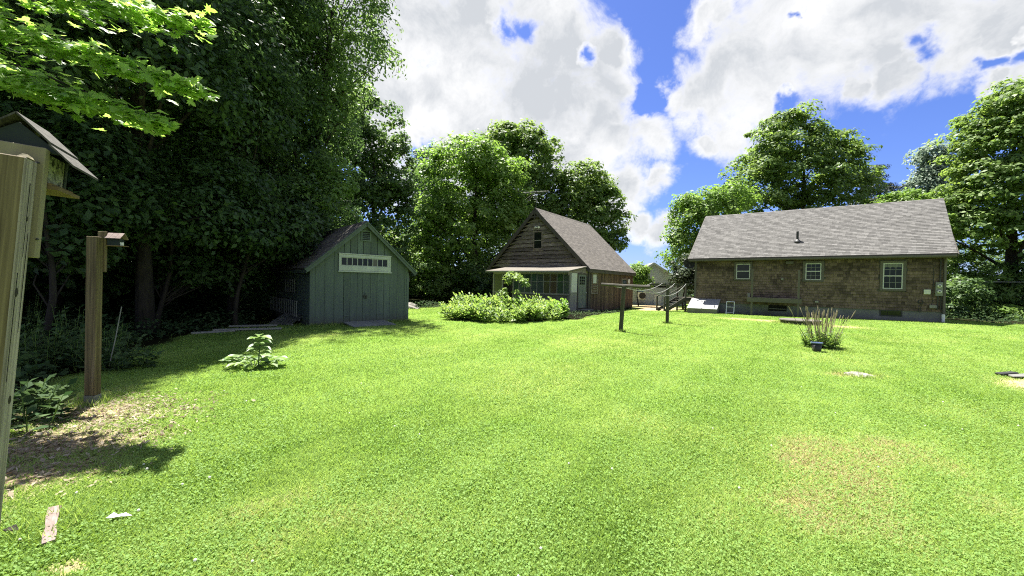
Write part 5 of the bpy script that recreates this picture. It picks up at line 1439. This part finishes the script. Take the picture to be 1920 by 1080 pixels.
        L = px_lobes([(px, py, D, rx, rz), (px - rx * .5, py + rz * .3, D, rx * .6, rz * .7), (px + rx * .5, py + rz * .35, D, rx * .6, rz * .7), (px, py + rz * .8, D, rx * .95, rz * .45)])
        g = at(px, 600, D); tree('bush', lab, 'bush', ground_at(g.x, g.y), (g.x, g.y, L[0][2]), .05, L, n, .36, .17, leaf, 240 + k, 'bushes at the right lawn edge', per=22, shell=.35, limbs=8)
    # low branches and saplings by the shed
    for k, (lobes, base, n, leaf, lab) in enumerate((
            ([(470, 450, 12.4, 75, 40), (420, 410, 12.4, 70, 40), (520, 420, 12.6, 55, 36), (380, 470, 12.2, 60, 40), (545, 470, 13.5, 40, 30)], (-8.6, 12.0), 9000, 'leaf_woods', 'spreading sapling reaching over the shed roof from the left'),
            ([(330, 500, 11.5, 60, 34), (290, 440, 11.2, 60, 50), (400, 520, 12.4, 60, 30)], (-10.0, 10.8), 6000, 'leaf_woods', 'dim sapling in the shade behind the second post'),
            ([(600, 375, 15.5, 42, 40), (570, 420, 15.5, 46, 30), (610, 340, 16, 40, 40), (530, 380, 15.0, 55, 40)], (-9.2, 15.2), 7000, 'leaf_woods_light', 'sunlit sapling hanging above the shed ridge'),
            ([(110, 470, 8.5, 70, 60), (60, 420, 8.2, 60, 60), (180, 400, 8.8, 60, 50)], (-9.6, 7.8), 6000, 'leaf_woods', 'dim sapling behind the near post board'))):
        L = px_lobes(lobes); x, y = base
        tree('sapling', lab, 'sapling', ground_at(x, y), (x + .4, y, 4.2), .07, L, n, .42, .15, leaf, 260 + k, 'saplings under the left wood', per=20, flat=.5, shell=.3, up=.8, limbs=20)
    # the far wood, one mass
    rng = np.random.default_rng(9)
    xs = []; ys = []; zs = []
    for (x0, y0, x1, y1, h, m) in ((-20, 5, -13, 30, 3.2, 9000), (-34, 2, -30, 34, 21, 22000), (-32, 34, -7, 44, 15, 20000), (-6, 52, 8, 56, 11.5, 9000), (16, 56, 60, 44, 3.5, 6000), (36, 24, 60, 34, 12, 8000)):
        u = rng.random(m); xs.append(x0 + (x1 - x0) * u + rng.normal(0, 1.3, m)); ys.append(y0 + (y1 - y0) * u + rng.normal(0, 1.3, m))
        zs.append(h * rng.random(m) * (.7 + .3 * np.sin(u * 40 + 2 * np.sin(u * 13))) - .4)
    C = np.stack([np.concatenate(xs), np.concatenate(ys), np.concatenate(zs)], -1); n = len(C)
    nrm = unit(rng.normal(0, .6, (n, 3)) + np.array([0, -.3, .6]))
    V = leaf_quads(C, nrm, .34 + .3 * rng.random(n), rng, .7)
    o = np_mesh('far_wood', V, np.arange(n * 4).reshape(n, 4), 'leaf_woods', rng.random(n))
    tag(o, 'dim distant wood closing the view behind the single trees', 'wood', kind='stuff')


build_trees()


def build_maple_branch():
    """branch of a maple standing just outside on the left, its leaf sprays reach in over the feeder"""
    rng = np.random.default_rng(17)
    T = thing('overhanging_maple', 'bright sunlit maple boughs hanging in at the upper left above the feeder', 'tree', (-8.4, 4.3, 0))
    b = Vector((-8.4, 4.3, 0))
    mb = MB()
    mb.tube([(0, 0, -.2), (.02, .05, 2.5), (-.1, .1, 5.0), (-.2, .3, 8)], [.16, .14, .11, .05], 10); 
    boughs = []
    for (p0, p1, D0, D1, wd, n) in (((-140, -60), (395, 48), 3.9, 3.7, .60, 330), ((-120, 20), (372, 165), 3.7, 3.55, .5, 300), ((-160, 60), (305, 232), 3.5, 3.5, .5, 300), ((-200, -120), (250, -20), 3.6, 3.9, .6, 260), ((-150, 100), (160, 190), 3.2, 3.3, .42, 200), ((-160, -20), (230, 120), 3.45, 3.5, .5, 260), ((-100, -180), (420, -70), 4.3, 4.2, .6, 180)):
        a_, c_ = at(*p0, D0 * 1.28) - b, at(*p1, D1 * 1.28) - b
        boughs.append((a_, c_, wd * 1.2, int(n * 1.7)))
        s = Vector((-.05, .1, a_.z * .8))
        mid = a_.lerp(c_, .5) + Vector((0, 0, .06))
        mb.tube([s, a_, mid, c_], [.045, .022, .011, .003], 6, cap=False)
    C = []; Nn = []; S = []
    for (a_, c_, wd, n) in boughs:
        a_, c_ = np.array(a_), np.array(c_); ax = c_ - a_; ln = np.linalg.norm(ax); ax = ax / ln
        side = np.cross(ax, [0, 0, 1]); side /= np.linalg.norm(side)
        k = n // 6
        for j in range(k):
            t = 1 - rng.random() ** 1.25 * .98; s = rng.normal() * wd * (1.06 - t) ** .6 * .75
            root = a_ + ax * ln * max(0, t - abs(s) * .35); tip = a_ + ax * ln * t + side * s + np.array([0, 0, -.22 * abs(s) - .03 * rng.random() + .06])
            mb.tube([root, (root + tip) / 2 + np.array([0, 0, .02]), tip], [.004, .003, .0015], 4, cap=False)
            for q in range(7):
                f = .35 + .65 * rng.random(); p = root + (tip - root) * f + rng.normal(0, .045, 3) + np.array([0, 0, -.035])
                C.append(p); Nn.append(unit(np.array([.28, -.28, .8]) + rng.normal(0, .33, 3))); S.append(.085 + .06 * rng.random())
    mb.build('trunk', 'bark', T, smooth=True)
    C = np.array(C); Nn = np.array(Nn); S = np.array(S) * 1.6; n = len(C)
    # tip direction: down the slope and outwards
    tipd = np.array([.75, -.15, -.45]) + rng.normal(0, .5, (n, 3)); tipd = unit(tipd - Nn * (tipd * Nn).sum(1, keepdims=True)); sd = np.cross(tipd, Nn)
    var = np.clip(rng.random(n) * .9 + .05, 0, 1)
    # the largest ones, nearest to the view, are parts of their own
    eye = np.array([0, 0, EYE]); W = C + np.array(b)
    lx = W[:, 0] / W[:, 1]; score = S / np.linalg.norm(W - eye, axis=1) * ((lx > -1.36) & ((W[:, 2] - EYE) / W[:, 1] < .72))
    order = np.argsort(-score); solo = order[:300]; rest = order[300:]
    cup = np.array([[x, y, -.10 * (abs(x) + .5 * y * y)] for x, y in STAR]); m = len(STAR)
    protos = []
    for k in range(4):
        me = bpy.data.meshes.new('maple_leaf'); rr = np.random.default_rng(k); c2 = cup.copy(); c2[:, 2] += rr.normal(0, .03, m); c2[:, :2] *= 1 + rr.normal(0, .05, (m, 2))
        vs = [(0, .06, .02)] + [tuple(v) for v in c2]; fs = [(0, 1 + i, 1 + (i + 1) % m) for i in range(m)]
        me.from_pydata(vs, [], fs); at_ = me.attributes.new('var', 'FLOAT', 'FACE'); at_.data.foreach_set('value', np.full(m, .2 + .22 * k, dtype=np.float32)); me.materials.append(MATS['leaf_near']); me.update(); protos.append(me)
    for i in solo:
        o = bpy.data.objects.new('maple_leaf', protos[int(rng.integers(4))]); COL.objects.link(o); o.parent = T
        M3 = Matrix((sd[i], tipd[i], Nn[i])).transposed().to_4x4()
        o.matrix_local = Matrix.Translation(C[i]) @ M3 @ Matrix.Scale(float(S[i]), 4)
    tri = np.array([(0, 1 + i, 1 + (i + 1) % m) for i in range(m)]); base = np.concatenate([[[0, .06, .02]], cup])
    R_ = rest; k = len(R_)
    V = C[R_][:, None, :] + S[R_][:, None, None] * (base[None, :, 0:1] * sd[R_][:, None, :] + base[None, :, 1:2] * tipd[R_][:, None, :] + base[None, :, 2:3] * Nn[R_][:, None, :])
    F = (np.arange(k)[:, None, None] * (m + 1) + tri[None]).reshape(-1, 3)
    o = np_mesh('foliage', V.reshape(-1, 3), F, 'leaf_near', np.repeat(var[R_], m), T); tag(o, kind='stuff')


build_maple_branch()


def stem_plant(name, label, cat, base, n_stems, h, spread, leaf_n, leaf_l, leaf, seed, group=None, stem_mat='leaf_bed', aspect=.28, upright=.55, stem_r=.006):
    """clump of upright stems carrying narrow leaves"""
    rng = np.random.default_rng(seed); T = thing(name, label, cat, base, group=group); mb = MB(); C = []; Nn = []; S = []; Tg = []
    for i in range(n_stems):
        a = rng.random() * 6.283; r0 = spread * math.sqrt(rng.random()) * .7; hh = h * (.6 + .45 * rng.random()) * (1 - .25 * r0 / spread)
        p0 = np.array([math.cos(a) * r0, math.sin(a) * r0, -.03]); p1 = p0 * np.array([1.45, 1.45, 0]) + np.array([rng.normal() * .05, rng.normal() * .05, hh])
        mid = (p0 + p1) / 2 + np.array([0, 0, .08 * hh])
        mb.tube([p0, mid, p1], [stem_r, stem_r * .8, stem_r * .4], 4, cap=False)
        for k in range(leaf_n):
            t = .15 + .85 * (k + rng.random()) / leaf_n; q = p0 + (p1 - p0) * t; b = k * 2.4 + rng.random(); l = leaf_l * (1.15 - .6 * t) * (.8 + .4 * rng.random())
            d = np.array([math.cos(b), math.sin(b), upright + .4 * rng.random() + (t - .5)]); d /= np.linalg.norm(d)
            C.append(q + d * l * .5); Tg.append(d); S.append(l)
    C = np.array(C); Tg = np.array(Tg); S = np.array(S)[:, None]; n = len(C)
    sd = unit(np.cross(Tg, np.array([0, 0, 1.]) + rng.normal(0, .35, (n, 3)))); nn = np.cross(sd, Tg)
    V = np.stack([C - Tg * S * .5, C - sd * S * aspect * .5 + nn * S * .05, C + Tg * S * .5 - nn * S * .1, C + sd * S * aspect * .5 + nn * S * .05], 1).reshape(-1, 3)
    np_mesh('foliage', V, np.arange(n * 4).reshape(n, 4), leaf, rng.random(n), T)
    mb.build('stems', stem_mat, T)
    return T


def build_plants():
    # flower bed before the porch
    spots = [(846, 594, .8, 'low yellowish perennial at the left end of the bed'), (872, 590, 1.15, 'tall perennial clump near the left end of the bed'), (884, 601, .8, 'front clump of leafy perennials left of the bed middle'), (905, 588, 1.15, 'tall back clump before the porch opening'), (918, 603, .85, 'front clump at the bed edge below the sapling'), (935, 592, 1.2, 'tallest leafy clump in the middle of the bed'), (955, 604, .8, 'front clump at the shaded notch of the bed'), (968, 592, 1.15, 'feathery upright clump below the porch panes'), (988, 602, .8, 'pale leafy front clump right of the middle'), (1003, 592, 1.2, 'spiky tall clump before the brown panes'), (1018, 600, .75, 'dense clump second from the right end'), (1044, 598, 1.0, 'dark based rounded clump at the right end of the bed'), (860, 600, .6, 'low front clump at the left curve of the bed'), (1030, 592, .9, 'back clump near the porch corner')]
    for i, (px, py, h, lab) in enumerate(spots):
        g = G(px, py); r = np.random.default_rng(i)
        stem_plant('perennial_clump', lab, 'plant', ground_at(g.x, g.y), 34, h * .92, .55 + .25 * r.random(), 13, .25 + .06 * r.random(), 'leaf_bed' if i % 4 != 3 else 'leaf_bright', 300 + i, 'clumps in the flower bed', aspect=.36 + .1 * (i % 3), upright=.35)
    g = at(960, 590, 17.6); b = ground_at(g.x, g.y)
    L = px_lobes([(965, 520, 17.6, 16, 10), (955, 548, 17.6, 12, 8), (978, 535, 17.6, 10, 8), (948, 528, 17.6, 8, 6), (985, 532, 17.6, 8, 5)])
    tree('young_tree', 'thin young tree with pale leaves before the porch opening', 'young tree', b, (g.x + .1, g.y, 2.1), .018, L, 330, .16, .15, 'leaf_bed', 330, per=10, shell=.2, limbs=10)
    # twigs and weeds on the dark bed beside the cottage
    rng = np.random.default_rng(55); n = 6000; x = rng.random(n) * 11 - 2; y = 16 + rng.random(n) * 15; k = (soil(x, y) > .6) & ~built_on(x, y); a_, b_ = local(HOUSE, x, y); k &= a_ < -1; x, y = x[k], y[k]; n = len(x)
    C = np.stack([x, y, height(x, y) + .02 + .10 * rng.random(n) ** 2], -1)
    V = leaf_quads(C, unit(rng.normal(0, .5, (n, 3)) + np.array([0, 0, .8])), .06 + .14 * rng.random(n) ** 2, rng, .3)
    tag(np_mesh('bed_litter', V, np.arange(n * 4).reshape(n, 4), 'leaf_under', rng.random(n)), 'twigs and low weeds strewn on the dark bed by the cottage', 'ground cover', kind='stuff')
    # big-leaved plant on the lawn
    rng = np.random.default_rng(40); g = G(476, 688)
    T = thing('broad_leaved_plant', 'large leaved plant with one tall stalk on the sunlit lawn edge', 'plant', ground_at(g.x, g.y)); T.scale = (.76, .76, .92)

    def big_leaf(base, tip, width, fold, v):
        base, tip = Vector(base), Vector(tip); ax = tip - base; ln = ax.length; d = ax / ln; sd = d.cross(Vector((0, 0, 1))).normalized(); up = sd.cross(d)
        V = []; F = []; n = 6
        for i in range(n + 1):
            t = i / n; w = width * math.sin(math.pi * min(1, .12 + .88 * t) ** .75) * (1 if i < n else .05); dr = -.28 * ln * t * t
            for k, s_ in enumerate((-1, -.5, 0, .5, 1)):
                V.append(base + d * ln * t + sd * s_ * w + up * (fold * abs(s_) * w + .012 * math.sin(7 * t + s_ * 3)) + Vector((0, 0, dr)))
        for i in range(n):
            for k in range(4):
                o = i * 5 + k; F.append((o, o + 1, o + 6, o + 5))
        mb = MB(); mb.cur = v; mb.add(V, F); return mb
    st = MB()
    for i in range(26):
        a = i * 2.4; t = i / 26; r0 = .12 + .34 * rng.random(); z = .05 + .16 * rng.random()
        p = (math.cos(a) * r0 * 1.3, math.sin(a) * r0 * .8, z); q = (p[0] + math.cos(a + rng.normal() * .5) * .3, p[1] + math.sin(a + rng.normal() * .5) * .26, z + .02 + .1 * rng.random())
        st.tube([(p[0] * .2, p[1] * .2, 0), p], .006, 5); big_leaf(p, q, .075 + .05 * rng.random(), .25, rng.random()).build('leaf', 'leaf_burdock', T, smooth=True)
    st.tube([(.1, 0, 0), (.11, .02, .35), (.14, .0, .62)], [.016, .013, .008], 7)
    for i in range(11):
        a = i * 2.1; z = .26 + .035 * i; q = (.12 + math.cos(a) * .3, math.sin(a) * .25, z + .1 * rng.random()); big_leaf((.115, .01, z), q, .08 + .04 * rng.random(), .3, rng.random()).build('leaf', 'leaf_burdock', T, smooth=True)
    for i in range(5):
        big_leaf((-.35, -.05, .12), (-.55 - .1 * rng.random(), -.25 + .12 * i, .2 + .1 * rng.random()), .03, .2, .9).build('leaf', 'leaf_burdock', T, smooth=True)
    st.build('stems', 'leaf_burdock', T)
    # clump with dry flower stalks
    g = G(1540, 652); T = stem_plant('stalk_clump', 'round green clump with long dry stalks on the right lawn', 'plant', ground_at(g.x, g.y), 90, .52, .5, 14, .11, 'leaf_maple', 341, aspect=.5, upright=.25)
    mb = MB(); rng = np.random.default_rng(3)
    for i in range(64):
        a = rng.random() * 6.283; r0 = .3 * rng.random() ** .6; h = .68 + .42 * rng.random(); tilt = .1 + .5 * rng.random() * (r0 / .3)
        p0 = np.array([math.cos(a) * r0, math.sin(a) * r0 * .8, 0]); d = np.array([math.cos(a) * tilt, math.sin(a) * tilt, 1]); p1 = p0 + d * h
        mb.cur = rng.random(); mb.tube([p0, (p0 + p1) / 2 + rng.normal(0, .015, 3), p1], [.005, .0045, .003], 4, cap=False)
        mb.tube([p1 - d * .16, p1 - d * .07, p1], [.007, .012, .005], 5)
    mb.build('dry_stalks', 'dry_stalk', T)
    # undergrowth along the left wood
    und = [(55, 700, .9, 'tangled dark undergrowth directly right of the near post'), (120, 660, 1.0, 'shaded weeds behind the gap between the posts'), (150, 690, .7, 'weeds just left of the second post foot'), (200, 670, .7, 'pale leaved weeds right of the second post'), (225, 690, .4, 'low weeds at the foot of the thin stake'), (38, 800, .45, 'dry weeds at the lower left beside the near post'), (30, 640, 1.3, 'tall weeds behind the near post')]
    for i, (px, py, h, lab) in enumerate(und):
        g = G(px, py); stem_plant('undergrowth_weed', lab, 'plant', ground_at(g.x, g.y), 26, h, .5, 9, .17, 'leaf_under', 360 + i, 'weeds along the left wood edge', aspect=.55, upright=.2)
    rng = np.random.default_rng(77); n = 13000
    y = 3 + rng.random(n) * 24; x = np.interp(y, EDGE_Y, EDGE_X) - .3 - rng.random(n) ** 1.5 * 7; k = ~built_on(x, y); x, y = x[k], y[k]; n = len(x)
    a_, b_ = local(SHED, x, y); k = ~((a_ > -1.2) & (a_ < 3.6) & (b_ > -1.5) & (b_ < 5)); x, y = x[k], y[k]; n = len(x)
    m_ = 9000; xr = 22 + rng.random(m_) * 22; yr = 19.5 + rng.random(m_) * 16; a_, b_ = local(HOUSE, xr, yr); k = ~((a_ < 13.2) & (b_ > -1.5)) & (xr > 20 + (yr - 19) * .2); xr, yr = xr[k], yr[k]
    x = np.concatenate([x, xr]); y = np.concatenate([y, yr]); n = len(x)
    C = np.stack([x, y, height(x, y) + .03 + .45 * rng.random(n) ** 2 * (.4 + vnoise(x, y, 1.1, 71))], -1)
    V = leaf_quads(C, unit(rng.normal(0, .45, (n, 3)) + np.array([0, 0, .9])), .07 + .09 * rng.random(n), rng, .6)
    tag(np_mesh('forest_undergrowth', V, np.arange(n * 4).reshape(n, 4), 'leaf_under', rng.random(n) * .7), 'low leafy ground cover on the dark wood floor', 'ground cover', kind='stuff')


build_plants()
